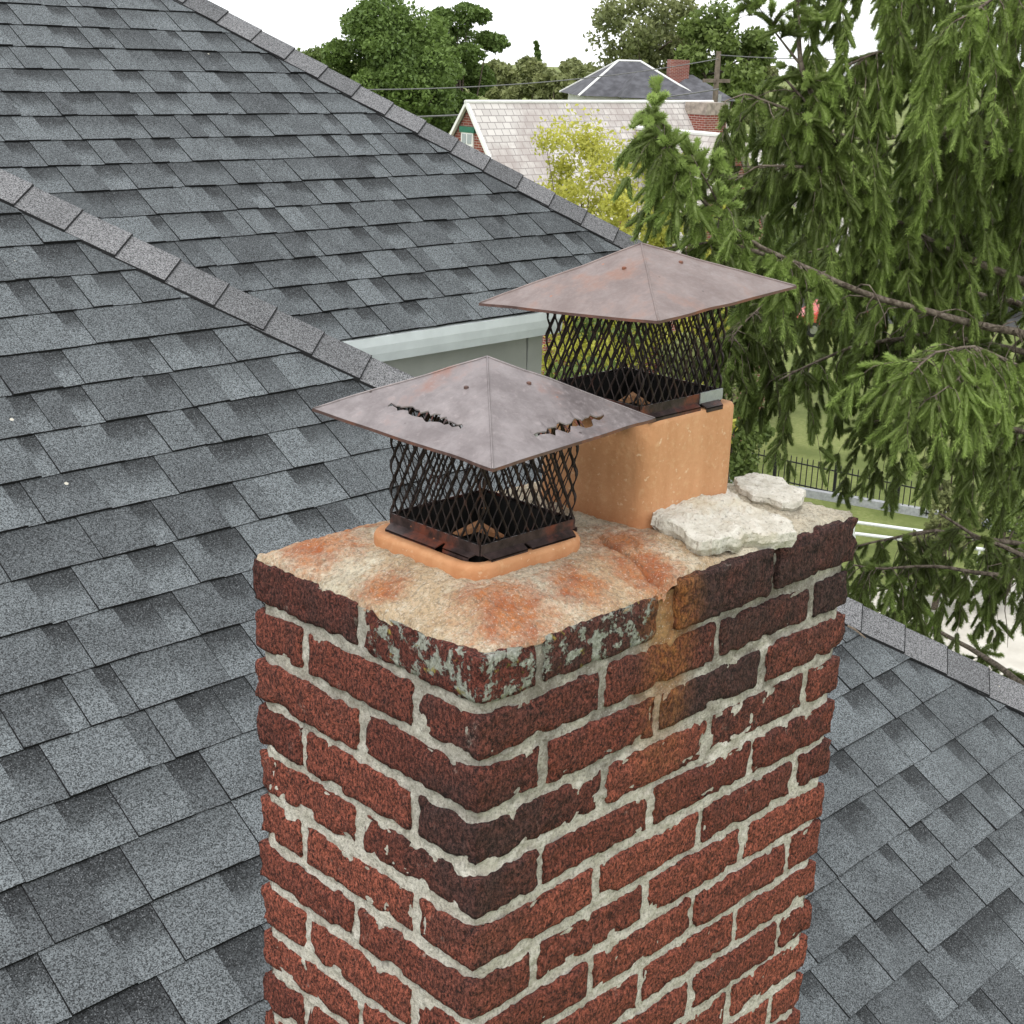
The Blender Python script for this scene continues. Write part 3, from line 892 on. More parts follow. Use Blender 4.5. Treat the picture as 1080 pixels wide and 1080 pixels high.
        for e_ in range(1, 14):
            t = e_ / 14
            pts.append(Vector((-a + 2 * a * t, -a))); pts.append(Vector((a * t, -a * t))); pts.append(Vector((-a * t, -a * t)))
        vo, eo, fo, *_ = delaunay_2d_cdt(pts, edges, [], 0, 1e-6)
        def inside(p, poly):
            r = False; j = len(poly) - 1
            for i in range(len(poly)):
                if (poly[i][1] > p[1]) != (poly[j][1] > p[1]) and p[0] < (poly[j][0] - poly[i][0]) * (p[1] - poly[i][1]) / (poly[j][1] - poly[i][1]) + poly[i][0]: r = not r
                j = i
            return r
        base = len(Vt)
        for p in vo:
            z = apex * (1 - max(abs(p.x), abs(p.y)) / a)
            Vt.append((c_ * p.x - s_ * p.y, s_ * p.x + c_ * p.y, z))
        for f in fo:
            cx_ = sum(vo[i].x for i in f) / len(f); cy_ = sum(vo[i].y for i in f) / len(f)
            if hole and inside((cx_, cy_), hole): continue
            Ft.append(tuple(base + i for i in f))
    V = np.array(Vt)
    # weld coincident verts
    key = np.round(V * 20000).astype(np.int64); _, idx, inv = np.unique(key, axis=0, return_index=True, return_inverse=True); inv = inv.ravel()
    V = V[idx]; Ft = [tuple(dict.fromkeys(inv[i] for i in f)) for f in Ft]; Ft = [f for f in Ft if len(f) >= 3]
    m_ = np.maximum(np.abs(V[:, 0]), np.abs(V[:, 1])) / a
    dent = fbm(V, 18, 3, seed) * .0028 + vnoise(V, 9, seed + 4) * .003
    V[:, 2] += dent * .7 * sstep(1.0, .85, m_) + vnoise(V, 22, seed + 8) * .0011 * sstep(.85, 1, m_)
    for q, hole in holes.items():                   # torn edges curl a little
        c_, s_ = [(1, 0), (0, 1), (-1, 0), (0, -1)][q]
        hx = np.array([(c_ * x - s_ * y, s_ * x + c_ * y) for x, y in hole])
        d_ = np.min(np.linalg.norm(V[:, None, :2] - hx[None], axis=2), 1)
        V[:, 2] -= np.exp(-(d_ / .006) ** 2) * .0025
    V = place(V)
    nv = len(V); low = V - np.array([0, 0, .0016])
    F = list(Ft) + [tuple(nv + i for i in f[::-1]) for f in Ft]
    ec = {}
    for f in Ft:
        for i in range(len(f)):
            e1 = (f[i], f[(i + 1) % len(f)]); k_ = tuple(sorted(e1)); ec.setdefault(k_, []).append(e1)
    for k_, l in ec.items():
        if len(l) == 1: i, j = l[0]; F.append((j, i, nv + i, nv + j))
    lid = obj('lid', np.concatenate([V, low]), F, MAT[lidmat], root)
    for q in range(4):                              # screw heads
        c_, s_ = [(1, 0), (0, 1), (-1, 0), (0, -1)][q]
        x_, y_ = .012, -.055
        P_ = place([(c_ * x_ - s_ * y_, s_ * x_ + c_ * y_, 0)])[0]
        j_ = int(np.argmin(np.linalg.norm(V[:, :2] - P_[:2], axis=1))); c0 = V[j_]
        MB().tube([c0 - np.array([0, 0, .001]), c0 + np.array([0, 0, .0016]), c0 + np.array([0, 0, .0024])], [.0030, .0029, .0017], 8).build('screw', MAT['drip_metal'], lid)
    for (sx, sy) in ((-1, -1), (1, -1), (1, 1), (-1, 1)):
        pp = []
        for i in range(15):
            t_ = i / 14; P_ = np.array([[sx * a * t_, sy * a * t_, apex * (1 - t_)]])
            j_ = int(np.argmin(np.linalg.norm(V[:, :2] - place(P_)[0, :2], axis=1))); pp.append(V[j_] + np.array([0, 0, .0002]))
        MB().tube(pp, .0013, 5).build('hip_seam', MAT[lidmat], lid, smooth=True)
    for q in range(4):                              # folded drip edge
        c_, s_ = [(1, 0), (0, 1), (-1, 0), (0, -1)][q]
        pts = []
        for i in range(21):
            x = -a + 2 * a * i / 20
            for (y, z) in ((-a - .0010, .0002), (-a - .0012, -.0032), (-a + .0035, -.0036)):
                xx = x * (1 + (abs(y) - a) / a); wob = .0011 * float(vnoise(np.array([[c_ * x + s_ * a, s_ * x - c_ * a, 0]]), 22, seed + 8)[0])
                pts.append((c_ * xx - s_ * y, s_ * xx + c_ * y, z + wob))
        P_ = place(pts)
        obj('drip_edge', P_ - np.array([0, 0, .0]), [(i * 3 + k, i * 3 + 3 + k, i * 3 + 4 + k, i * 3 + 1 + k) for i in range(20) for k in range(2)], MAT['drip_metal'], lid)
    return root


def slot(u0, v0, u1, v1, wid, n, seed):
    """jagged torn slot in panel coordinates from (u0,v0) to (u1,v1)"""
    r = random.Random(seed); lo = []; hi = []
    for i in range(n + 1):
        t = i / n; wdt = wid * (math.sin(math.pi * min(max(t, .06), .94)) ** .5)
        x = u0 + (u1 - u0) * t; y = v0 + (v1 - v0) * t
        lo.append((x + r.uniform(-.002, .002), y - wdt * (.1 + .75 * r.random() ** 1.5))); hi.append((x + r.uniform(-.002, .002), y + wdt * (.1 + .55 * r.random() ** 1.5)))
    return lo + hi[::-1]


# panel q=0 faces -Y (right in view), q=3 faces -X (left in view)
HOLES = {0: slot(-.047, -.1195, .078, -.118, .0135, 19, 3), 3: slot(-.055, -.104, .061, -.103, .0125, 19, 8)}
cap1 = cap(*F1, .107, .079, .2567, .1445, .069, (.023, .040), .06, 'cap_grey', HOLES, 'grey brown pyramid cap with two torn slots on the short flue', 1)
cap1.location.x += .008
cap2 = cap(*F2, .232, .082, .3745, .1449, .064, (.051, -.066), .035, 'cap_brown', {}, 'intact rusty brown pyramid cap on the tall flue', 2)
cap2.location.x -= .008
MB().box(.036, .0835, -.0862, -.0846, .0075, .0225).build('band_patch', MAT['galvanised'], cap2)
# shards of torn metal hanging in the slots of the first cap
for q, (u0, u1, v, nn) in ((0, (-.04, .07, -.1185, 7)), (3, (-.048, .054, -.103, 7))):
    r = random.Random(q + 2); c_, s_ = [(1, 0), (0, 1), (-1, 0), (0, -1)][q]
    for i in range(nn):
        u = u0 + (u1 - u0) * (i + r.uniform(.2, .8)) / nn; ln = r.uniform(.006, .014)
        p = [(u, v + .006), (u + r.uniform(.0015, .004), v + .006), (u + r.uniform(.002, .006), v - ln * .6)]
        P_ = []
        for (x, y) in p:
            z = .069 * (1 - abs(y) / .1445) - .004 - (.006 if y < v else 0)
            X, Y = c_ * x - s_ * y, s_ * x + c_ * y
            P_.append((X, Y, z + .2567 - .107 + .023 * X + .04 * Y))
        V = P_ + [(x, y, z - .001) for x, y, z in P_]
        obj('torn_shard', V, [(0, 1, 2), (5, 4, 3), (0, 3, 4, 1), (1, 4, 5, 2), (2, 5, 3, 0)], MAT['base_metal'], cap1)
# broken clay chips lying on the caps' inner ledges
def chip(loc, s, seed, label, mat='clay', name='clay_chip', cat='debris', group=None, flatn=.35):
    import bmesh
    bm = bmesh.new(); bmesh.ops.create_icosphere(bm, subdivisions=2, radius=1)
    P = np.array([v.co for v in bm.verts]); F = [tuple(v.index for v in f.verts) for f in bm.faces]; bm.free()
    P = P * (1 + .35 * vnoise(P, 1.3, seed)[:, None]) * np.array([s, s * .7, s * flatn])
    o = obj(name, P, F, MAT[mat]); o.location = loc; o.rotation_euler = (.2, .1, seed)
    return tag(o, label, cat, group)


for (fc, zc_, s_, lb) in ((F1, .103, 1, 'pale clay shard wedged inside the torn grey cap'), (F2, .228, .8, 'pale clay shard inside the rusty brown cap')):
    r_ = empty('broken_flue_shard', (fc[0] + .028, fc[1] + .028, zc_), math.radians(-45), lb, 'debris')
    for sg in (-1, 1):
        V = [(0, -.006, -.006), (sg * .034 * s_, -.016, -.014), (sg * .034 * s_, -.010, -.012), (0, .008, -.003), (0, -.006, .003), (sg * .034 * s_, -.016, -.010), (sg * .034 * s_, -.010, -.008), (0, .008, .005)]
        f_ = [(0, 1, 2, 3), (4, 5, 6, 7), (0, 1, 5, 4), (1, 2, 6, 5), (2, 3, 7, 6), (3, 0, 4, 7)]
        obj('shard_wing', V, f_, MAT['clay'], r_)

# ------------------------------------------------------------------ loose mortar slabs on the crown
def slab(px, zt, thick, tiltfn, label, seed, amp=1.0):
    pts = np.array([at_z(x, y, zt)[:2] for x, y in px]); c = pts.mean(0)
    out = []
    for i in range(len(pts)):
        a, b = pts[i], pts[(i + 1) % len(pts)]; n_ = max(2, int(np.linalg.norm(b - a) / .0035))
        for t in np.linspace(0, 1, n_ + 1)[:-1]: out.append(a + (b - a) * t)
    out = np.array(out); n = len(out)
    d = out - c; dl = np.linalg.norm(d, axis=1, keepdims=True)
    out = out + d / dl * (fbm(np.c_[out, np.zeros(n)], 60, 4, seed) * .009)[:, None]
    P = [Vector(p) for p in out]
    lo, hi = out.min(0), out.max(0); g_ = .0036
    for x in np.arange(lo[0], hi[0], g_):
        for y in np.arange(lo[1], hi[1], g_): P.append(Vector((x + random.uniform(-.001, .001), y + random.uniform(-.001, .001))))
    vo, eo, fo, oi, *_ = delaunay_2d_cdt(P, [], [tuple(range(n))], 1, 1e-6)
    XY = np.array([(p.x, p.y) for p in vo]); q = np.c_[XY, np.zeros(len(XY))]
    ed = np.min(np.linalg.norm(XY[:, None] - out[None], axis=2), 1)
    rough = fbm(q, 32, 4, seed + 1); fine = fbm(q, 130, 3, seed + 2)
    layer = np.round(fbm(q, 22, 3, seed + 4) * 3) / 3
    Z = tiltfn(XY) + amp * (rough * .004 + fine * .003 + layer * .007) - .0018 * np.exp(-ed / .002) * (1 + .8 * fine)
    top = np.c_[XY, Z]; F = [tuple(f) for f in fo]
    ec = {}
    for f in F:
        for i in range(len(f)): ec.setdefault(tuple(sorted((f[i], f[(i + 1) % len(f)]))), []).append((f[i], f[(i + 1) % len(f)]))
    nv = len(top); rim = sorted({i for k_, l in ec.items() if len(l) == 1 for i in l[0]})
    mp = {}; extra = []
    for i in rim:
        p = top[i]; dd = (p[:2] - c) / np.linalg.norm(p[:2] - c)
        h_ = fbm(np.array([[p[0], p[1], .3]]), 80, 3, seed + 6)[0]
        m_ = np.r_[p[:2] + dd * (.001 + .002 * h_), p[2] - thick * .5]; l_ = np.r_[p[:2] - dd * (.004 + .006 * abs(h_)), p[2] - thick]
        mp[i] = (nv + len(extra), nv + len(extra) + 1); extra += [m_, l_]
    for k_, l in ec.items():
        if len(l) == 1:
            i, j = l[0]; a1, a2 = mp[i]; b1, b2 = mp[j]; F += [(j, i, a1, b1), (b1, a1, a2, b2)]
    V = np.concatenate([top, np.array(extra)]); org = np.array([c[0], c[1], .09])
    o = obj('mortar_slab', V - org, F, MAT['loose_mortar']); o.location = org
    return tag(o, label, 'mortar slab')


slab([(687, 541), (700, 530), (730, 516), (757, 507), (772, 513), (790, 522), (815, 527), (838, 530), (843, 538), (825, 543), (800, 547), (775, 552), (752, 560), (738, 559), (722, 552), (705, 546)],
     .116, .021, lambda xy: .113 + .16 * (xy[:, 1] - .13) - .04 * (xy[:, 0] - .58), 'thick broken slab of pale mortar leaning against the tall flue', 5)
slab([(776, 500), (795, 498), (822, 503), (845, 513), (847, 524), (825, 527), (795, 521), (778, 513)],
     .104, .014, lambda xy: .104 + 0 * xy[:, 0], 'flat white mortar slab lying behind the thick broken slab', 6, .6)

# ================================================================== GROUND AND STREET
def quad_sheet(name, pts, mat, kind='structure'):
    o = obj(name, pts, [tuple(range(len(pts)))], mat); tag(o, kind=kind); return o


gv = []; gn = 40
gl = np.sinh(np.linspace(-4.6, 4.6, gn + 1)) * 16
GX, GY = np.meshgrid(gl + 20, gl + 20, indexing='ij')
rr = np.hypot(GX - CAM[0], GY - CAM[1])
GZ = GROUND + 0 * rr
tag(obj('ground', np.stack([GX, GY, GZ], -1).reshape(-1, 3), grid(gn + 1, gn + 1), MAT['lawn'], smooth=True), kind='structure')
def gp(px, py, dz=0.0): return at_z(px, py, GROUND + dz)
quad_sheet('driveway', [gp(820, 640, .02), gp(1000, 605, .02), gp(1400, 615, .02), gp(1500, 900, .02), gp(900, 900, .02)], MAT['concrete'])
# street beyond the lawn
s0, s1 = gp(600, 332), gp(1300, 352); e0, e1 = gp(600, 300), gp(1300, 318)
dr = (s1 - s0) / np.linalg.norm(s1 - s0)
quad_sheet('street', [s0 - dr * 40 + (0, 0, .015), s1 + dr * 40 + (0, 0, .015), e1 + dr * 40 + (0, 0, .015), e0 - dr * 40 + (0, 0, .015)], MAT['asphalt'])

# ------------------------------------------------------------------ iron fence, kerb wall and rails
fa, fb = gp(700, 484), gp(1250, 608)
fd = fb - fa; FL = np.linalg.norm(fd); fd /= FL; fn = np.array([-fd[1], fd[0], 0])
fence = empty('iron_fence', fa, math.atan2(fd[1], fd[0]), 'black iron picket fence across the lawn behind the spruce', 'fence')
MB().box(0, FL, -.014, .014, .74, .775).build('rail', MAT['fence_black'], fence)
MB().box(0, FL, -.014, .014, .12, .155).build('rail', MAT['fence_black'], fence)
pk = MB().box(-.011, .011, -.011, .011, .06, .9).add([(-.016, -.016, .9), (.016, -.016, .9), (.016, .016, .9), (-.016, .016, .9), (0, 0, .96)], [(0, 1, 4), (1, 2, 4), (2, 3, 4), (3, 0, 4), (3, 2, 1, 0)])
pkm = mesh('picket', pk.v, pk.f, MAT['fence_black'])
nP = min(150, int(FL / .17))
for i in range(nP):
    o = link('picket', pkm, fence); o.location = (.08 + i * FL / nP, 0, 0)
pm = mesh('post', MB().box(-.035, .035, -.035, .035, 0, 1.02).v, MB().box(-.035, .035, -.035, .035, 0, 1.02).f, MAT['fence_black'])
for i in range(9):
    o = link('post', pm, fence); o.location = (i * FL / 8, .0, 0)
ka, kb = gp(760, 508), gp(1250, 592); kd = (kb - ka); KL = np.linalg.norm(kd)
kerb = tag(MB().box(0, KL, -.1, .1, 0, .22).build('kerb_wall', MAT['kerb_grey']), 'low grey kerb wall in front of the iron fence', 'kerb'); kerb.location = ka; kerb.rotation_euler = (0, 0, math.atan2(kd[1], kd[0]))
for j, (p0, p1, lb) in enumerate((((830, 541), (1200, 592), 'white pipe guard rail beside the kerb wall'), ((900, 563), (1240, 606), 'white pipe guard rail nearer the driveway'))):
    a_, b_ = gp(p0[0], p0[1] + 14), gp(p1[0], p1[1] + 14); d_ = b_ - a_; L_ = np.linalg.norm(d_)
    rl = empty('guard_rail', a_, math.atan2(d_[1], d_[0]), lb, 'rail')
    MB().tube([(0, 0, .36), (L_, 0, .36)], .045, 8).build('pipe', MAT['rail_white'], rl)
    for i in range(6): MB().tube([(L_ * i / 5, 0, -.02), (L_ * i / 5, 0, .35)], .03, 6).build('post', MAT['rail_white'], rl)

# ------------------------------------------------------------------ red car on the street
def car(loc, rz, label):
    r = empty('parked_car', loc, rz, label, 'car')
    prof = [(-2.1, .35), (-2.15, .7), (-2.0, .92), (-1.35, 1.0), (-.75, 1.42), (.55, 1.46), (1.25, .98), (2.0, .86), (2.15, .6), (2.1, .32)]
    n = len(prof); V = []
    for y, k in ((-.85, 0), (-.8, 1), (.8, 1), (.85, 0)):
        for x, z in prof: V.append((x * (1 if k else .985), y * (.86 if z > 1.05 else 1), z if k else z * .99))
    F = [(a * n + i, a * n + (i + 1) % n, (a + 1) * n + (i + 1) % n, (a + 1) * n + i) for a in range(3) for i in range(n)] + [tuple(range(n)), tuple(range(4 * n - 1, 3 * n - 1, -1))]
    obj('body', V, F, MAT['red_paint'], r)
    for sg in (-1, 1):
        MB().hexa([(-1.2, sg * .852, 1.0), (.0, sg * .852, 1.0), (.0, sg * .84, 1.0), (-1.2, sg * .84, 1.0)], [(-.72, sg * .745, 1.38), (.0, sg * .745, 1.4), (.0, sg * .72, 1.4), (-.72, sg * .72, 1.38)]).build('window', MAT['glass'], r)
        MB().hexa([(.08, sg * .852, 1.0), (1.1, sg * .852, 1.0), (1.1, sg * .84, 1.0), (.08, sg * .84, 1.0)], [(.08, sg * .745, 1.4), (.52, sg * .745, 1.4), (.52, sg * .72, 1.4), (.08, sg * .72, 1.4)]).build('window', MAT['glass'], r)
        MB().box(2.05, 2.16, sg * .65 - .16, sg * .65 + .16, .62, .76).build('headlight', MAT['chrome'], r)
        MB().box(-2.17, -2.06, sg * .65 - .14, sg * .65 + .14, .68, .84).build('taillight', MAT['lamp_red'], r)
        for x in (-1.3, 1.35):
            wl = MB().tube([(x, sg * .7, .33), (x, sg * .88, .33)], .33, 16).build('wheel', MAT['tyre'], r)
            MB().tube([(x, sg * .8, .33), (x, sg * .895, .33)], .19, 12).build('rim', MAT['chrome'], wl)
    MB().hexa([(1.28, -.66, 1.0), (1.28, .66, 1.0), (1.2, .66, 1.0), (1.2, -.66, 1.0)], [(.66, -.6, 1.43), (.66, .6, 1.43), (.6, .6, 1.4), (.6, -.6, 1.4)]).build('windscreen', MAT['glass'], r)
    return r


cp = gp(880, 352); car(cp, math.atan2(dr[1], dr[0]) + .1, 'red car parked on the street behind the spruce')

# ------------------------------------------------------------------ trees
def deciduous(name, base, height, crown_r, mat, seed, label, group=None, leaves=9000, leaf=.3, crown_z=.62, sparse=.0, lobes=26, squash=.9, trunk_r=None, airy=.55, cone=False):
    r = np.random.default_rng(seed); rd = random.Random(seed)
    root = empty(name, base, 0, label, 'tree', group)
    tr_ = trunk_r or height * .018
    t = MB(); pts = [(0, 0, 0)]
    for i in range(1, 7): pts.append((rd.uniform(-.02, .02) * height * .3, rd.uniform(-.02, .02) * height * .3, height * .8 * i / 6))
    t.tube(pts, [tr_ * (1 - i / 7.5) for i in range(7)], 8)
    cz = height * crown_z; rz = height * (1 - crown_z) * 1.0
    cen = []
    for i in range(lobes):
        while True:
            p = r.uniform(-1, 1, 3)
            if .3 < np.linalg.norm(p) and np.hypot(p[0], p[1]) ** 3.5 + abs(p[2]) ** 3.5 < 1: break
        if cone: t_ = (i + .5) / lobes; p = np.array([p[0] * (1.05 - t_), p[1] * (1.05 - t_), t_ * 2 - 1])
        p = p * np.array([crown_r * .78, crown_r * .78, rz * .82]); p[2] *= squash
        cen.append((p + (0, 0, cz), crown_r * r.uniform(.2, .4) * ((1.25 - t_) if cone else 1)))
    cc0 = np.array([c for c, _ in cen]); rd0 = np.array([q for _, q in cen])
    zlo, zhi = (cc0[:, 2] - rd0 * .8).min(), (cc0[:, 2] + rd0 * .85).max(); lo_ = height * (2 * crown_z - 1 if crown_z > .58 else .08)
    kx = crown_r / np.quantile(np.abs(cc0[:, :2]).max(1) + rd0, .9); kz = (height - lo_) / (zhi - zlo)
    cen = [(np.array([c[0] * kx, c[1] * kx, lo_ + (c[2] - zlo) * kz]), q * kx) for c, q in cen]
    for (p, _) in cen[:14]:
        st = Vector(pts[rd.randint(2, 5)]); en = Vector(p); mid = (st + en) / 2 + Vector((0, 0, height * .02))
        t.tube([st, mid, en], [tr_ * .38, tr_ * .22, tr_ * .07], 5, cap=False)
    t.build('trunk', MAT['bark'], root, smooth=True)
    per = leaves // lobes; V = []; C = []
    for (c, rad) in cen:
        d = r.normal(size=(per, 3)); d /= np.linalg.norm(d, axis=1, keepdims=True)
        rr_ = rad * (airy + (1 - airy) * r.random(per) ** .5) * (1 + .35 * vnoise(d + seed, 2.2, seed))
        P = c + d * rr_[:, None] * np.array([1, 1, .8])
        tone = np.clip(.25 + .3 * r.random(per) + .35 * r.random() * np.ones(per) + .12 * d[:, 2], 0, 1)
        a = r.normal(size=(per, 3)) + d * .3; a /= np.linalg.norm(a, axis=1, keepdims=True)
        b = np.cross(a, r.normal(size=(per, 3))); b /= np.linalg.norm(b, axis=1, keepdims=True)
        s_ = leaf * r.uniform(.55, 1.2, per)[:, None]
        q = np.stack([P - a * s_ * .5, P + b * s_ * .28, P + a * s_ * .5, P - b * s_ * .28], 1)
        V.append(q.reshape(-1, 3)); C.append(np.repeat(np.stack([tone, tone, tone, np.ones(per)], 1), 4, 0))
    V = np.concatenate(V); C = np.concatenate(C)
    obj('crown', V, np.arange(len(V)).reshape(-1, 4), MAT[mat], root, col=C)
    return root


def copy_tree(src, base, rz, scale, label=None):
    c = src.copy(); COL.objects.link(c); c.location = base; c.rotation_euler = (0, 0, rz); c.scale = (scale,) * 3
    if label: c['label'] = label
    for ch in src.children:
        k = ch.copy(); COL.objects.link(k); k.parent = c
    return c


def tree_at(px, d, ytop):
    """ground point in the direction of px at depth d, and the height that reaches picture row ytop"""
    top = at_d(px, ytop, d)
    return (top[0], top[1], GROUND), top[2] - GROUND


def T_(name, px, d, ytop, wpx, mat, seed, label, **k):
    b, h = tree_at(px, d, ytop)
    return deciduous(name, b, h, wpx / FPX * d / 2, mat, seed, label, **k)


T_('leafy_tree', 412, 62, -14, 150, 'leaf_dark', 31, 'broad dark green tree rising beyond the upper roof hip', leaves=60000, leaf=.22, crown_z=.72, lobes=60)
T_('leafy_tree', 486, 66, -2, 96, 'leaf_dark', 32, 'dark green tree beside the gable of the pale-roofed house', leaves=40000, leaf=.22, crown_z=.72, lobes=44)
T_('leafy_tree', 345, 70, 46, 90, 'leaf_mid', 33, 'lower light green tree at the foot of the broad dark tree', leaves=24000, leaf=.22, crown_z=.7)
T_('leafy_tree', 690, 110, -22, 140, 'leaf_pale', 34, 'tall airy yellow green tree above the slate-roofed house', leaves=9000, leaf=.5, crown_z=.7, lobes=40, airy=.2)
T_('leafy_tree', 765, 105, -2, 110, 'leaf_mid', 35, 'leafy green tree behind the utility pole', leaves=15000, leaf=.5, crown_z=.7, lobes=40, airy=.35)
far0 = T_('distant_tree', 570, 150, 58, 70, 'leaf_pale', 36, 'small pale tree on the skyline between the dark trees and the slate-roofed house', leaves=7000, leaf=.75, crown_z=.55, lobes=16)
far0['group'] = 'distant skyline trees'
dark0 = T_('distant_conifer', 566, 190, 44, 26, 'leaf_dark', 37, 'slim dark conifer poking above the pale skyline trees', leaves=6000, leaf=.6, crown_z=.5, lobes=30, cone=True)
rf = random.Random(2)
for i, px in enumerate([540, 585, 600, 620, 525, 500, 430, 370, 300, 250, 850, 920, 1000, 1070, 1150, 150, 30, -60, 640, 720, 800]):
    d = rf.uniform(140, 210); b, h = tree_at(px, d, rf.uniform(52, 76))
    copy_tree(far0, b, rf.uniform(0, 6), h / (tree_at(570, 150, 58)[1]), 'rounded pale green tree in the row on the far skyline')
# yellow trees before the pale-roofed house
T_('young_yellow_tree', 618, 30, 104, 150, 'leaf_yellow', 41, 'slender young tree with sparse yellow leaves before the pale roof', leaves=18000, leaf=.105, crown_z=.66, lobes=90, airy=.05, trunk_r=.07)
T_('yellow_shrub', 682, 27, 150, 135, 'leaf_yellow', 42, 'bright yellow green tree right of the slender yellow tree', leaves=22000, leaf=.11, crown_z=.6, lobes=70, airy=.1, trunk_r=.07)
T_('young_yellow_tree', 748, 31, 205, 90, 'leaf_yellow', 43, 'low yellow green tree behind the spruce branch tip', leaves=8000, leaf=.16, crown_z=.6, lobes=50, airy=.15, trunk_r=.07)
T_('leafy_tree', 792, 34, 178, 110, 'leaf_mid', 44, 'green tree between the low yellow tree and the iron fence', leaves=14000, leaf=.18, crown_z=.55, lobes=50, airy=.2, trunk_r=.1)
for i, (px, d, yt, wp, mt, lb) in enumerate(((640, 24, 330, 130, 'leaf_mid', 'round green bush seen through the tall cap screen'), (735, 27, 345, 100, 'leaf_pale', 'pale green bush by the fence end'),
                                       (1010, 31, 455, 80, 'leaf_pale', 'pale green bush against the iron fence'), (1075, 31, 450, 80, 'leaf_mid', 'green bush at the fence right of the pale bush'), (850, 75, 240, 120, 'leaf_mid', 'green tree across the street behind the red car'), (960, 80, 200, 160, 'leaf_pale', 'pale green street tree right of the red car'), (1060, 70, 200, 150, 'leaf_mid', 'dense green street tree beyond the fence'))):
    T_('bush' if d < 40 else 'leafy_tree', px, d, yt, wp, mt, 50 + i, lb, leaves=9000, leaf=.12 if d < 40 else .32, crown_z=.5, lobes=40)

# ------------------------------------------------------------------ neighbour's house, pale roof
def uvmesh(name, v, f, mat, uvs, parent):
    o = obj(name, v, f, mat, parent)
    uv = o.data.uv_layers.new(name='UVMap')
    for poly, us in zip(o.data.polygons, uvs):
        for li, u in zip(poly.loop_indices, us): uv.data[li].uv = u
    return o


def face_uv(pts):
    """metre-true uv for a planar face; u horizontal"""
    p = [Vector(q) for q in pts]; n = (p[1] - p[0]).cross(p[2] - p[0]).normalized()
    u = Vector((0, 0, 1)).cross(n); u = u.normalized() if u.length > 1e-4 else Vector((1, 0, 0)); v = n.cross(u)
    return [((q - Vector((0, 0, 0))).dot(u), q.dot(v)) for q in p]


def tex_faces(name, faces, mat, parent, thick=0):
    V = []; F = []; U = []
    for f in faces:
        o = len(V); V += [tuple(p) for p in f]; F.append(tuple(range(o, o + len(f)))); U.append(face_uv(f))
    return uvmesh(name, V, F, mat, U, parent)


ra = at_d(492, 112, 40.0); rb_ = at_d(752, 104, 47.5); rb_[2] = ra[2] = (ra[2] + rb_[2]) / 2
ax = rb_ - ra; ax[2] = 0; HL = np.linalg.norm(ax); ax /= HL
nb = empty('neighbour_house', (ra[0], ra[1], GROUND), math.atan2(ax[1], ax[0]), 'brick gabled house with pale weathered shingle roof', 'house')
RZ = ra[2] - GROUND; HWD = 3.6; TP = 1.45          # ridge height, half width, roof slope
EZ = RZ - HWD * TP
tex_faces('wall', [[(.1, -HWD + .3, 0), (HL - .3, -HWD + .3, 0), (HL - .3, -HWD + .3, EZ + .3), (.1, -HWD + .3, EZ + .3)],
                   [(.1, HWD - .3, 0), (.1, -HWD + .3, 0), (.1, -HWD + .3, EZ + .3), (.1, 0, RZ - .12), (.1, HWD - .3, EZ + .3)],
                   [(HL - .3, -HWD + .3, 0), (HL - .3, HWD - .3, 0), (HL - .3, HWD - .3, EZ + .3), (HL - .3, 0, RZ - .12), (HL - .3, -HWD + .3, EZ + .3)]], MAT['far_brick'], nb)
rt = tex_faces('roof', [[(0, -HWD - .2, EZ - .29), (HL, -HWD - .2, EZ - .29), (HL, 0, RZ), (0, 0, RZ)], [(HL, HWD + .2, EZ - .29), (0, HWD + .2, EZ - .29), (0, 0, RZ), (HL, 0, RZ)]], MAT['pale_shingle'], nb)
MB().tube([(-.05, 0, RZ + .01), (HL, 0, RZ + .01)], .055, 6).build('ridge_cap', MAT['trim_white'], rt)
for sg in (-1, 1):
    y1 = sg * (HWD + .2); z1 = EZ - .29
    MB().hexa([(-.05, 0, RZ - .1), (.06, 0, RZ - .1), (.06, y1, z1 - .1), (-.05, y1, z1 - .1)], [(-.05, 0, RZ + .03), (.06, 0, RZ + .03), (.06, y1, z1 + .03), (-.05, y1, z1 + .03)]).build('rake_board', MAT['trim_white'], rt)
wz = RZ - 1.12
wn = MB().box(.04, .12, -.24, .24, wz - .36, wz + .3).build('window', MAT['trim_white'], nb)
for sy in (-1, 1):
    for sz in (-1, 1):
        MB().box(.025, .042, sy * .11 - .085, sy * .11 + .085, wz - .03 + sz * .16 - .13, wz - .03 + sz * .16 + .13).build('pane', MAT['pale_pane'], wn)
MB().box(.02, .12, -.3, .3, wz + .3, wz + .46).build('lintel', MAT['green_trim'], nb)
# cross gable roof, dormer and end chimney on the side we see
gx0 = HL * .60
cgz = RZ - .75
cross = [[(gx0, -HWD - .9, cgz - 2.6 * 0 - .02), (gx0 + 0.01, -.52, cgz), (gx0 + 2.6, -HWD - .6, cgz - 3.7), (gx0 + 2.6, -HWD - .9, cgz - 3.7)],
         [(gx0 + .01, -.52, cgz), (gx0, -HWD - .9, cgz - .02), (gx0 - 2.6, -HWD - .9, cgz - 3.7), (gx0 - 2.6, -HWD - .6, cgz - 3.7)]]
tex_faces('cross_roof', cross, MAT['pale_shingle'], nb)
MB().tube([(gx0, -.5, cgz + .01), (gx0, -HWD - .9, cgz - .01)], .07, 6).build('ridge_cap', MAT['trim_white'], nb)
tex_faces('cross_gable', [[(gx0 - 2.4, -HWD - .7, 0), (gx0 + 2.4, -HWD - .7, 0), (gx0 + 2.4, -HWD - .7, cgz - 3.6), (gx0, -HWD - .7, cgz - .15), (gx0 - 2.4, -HWD - .7, cgz - 3.6)]], MAT['far_brick'], nb)
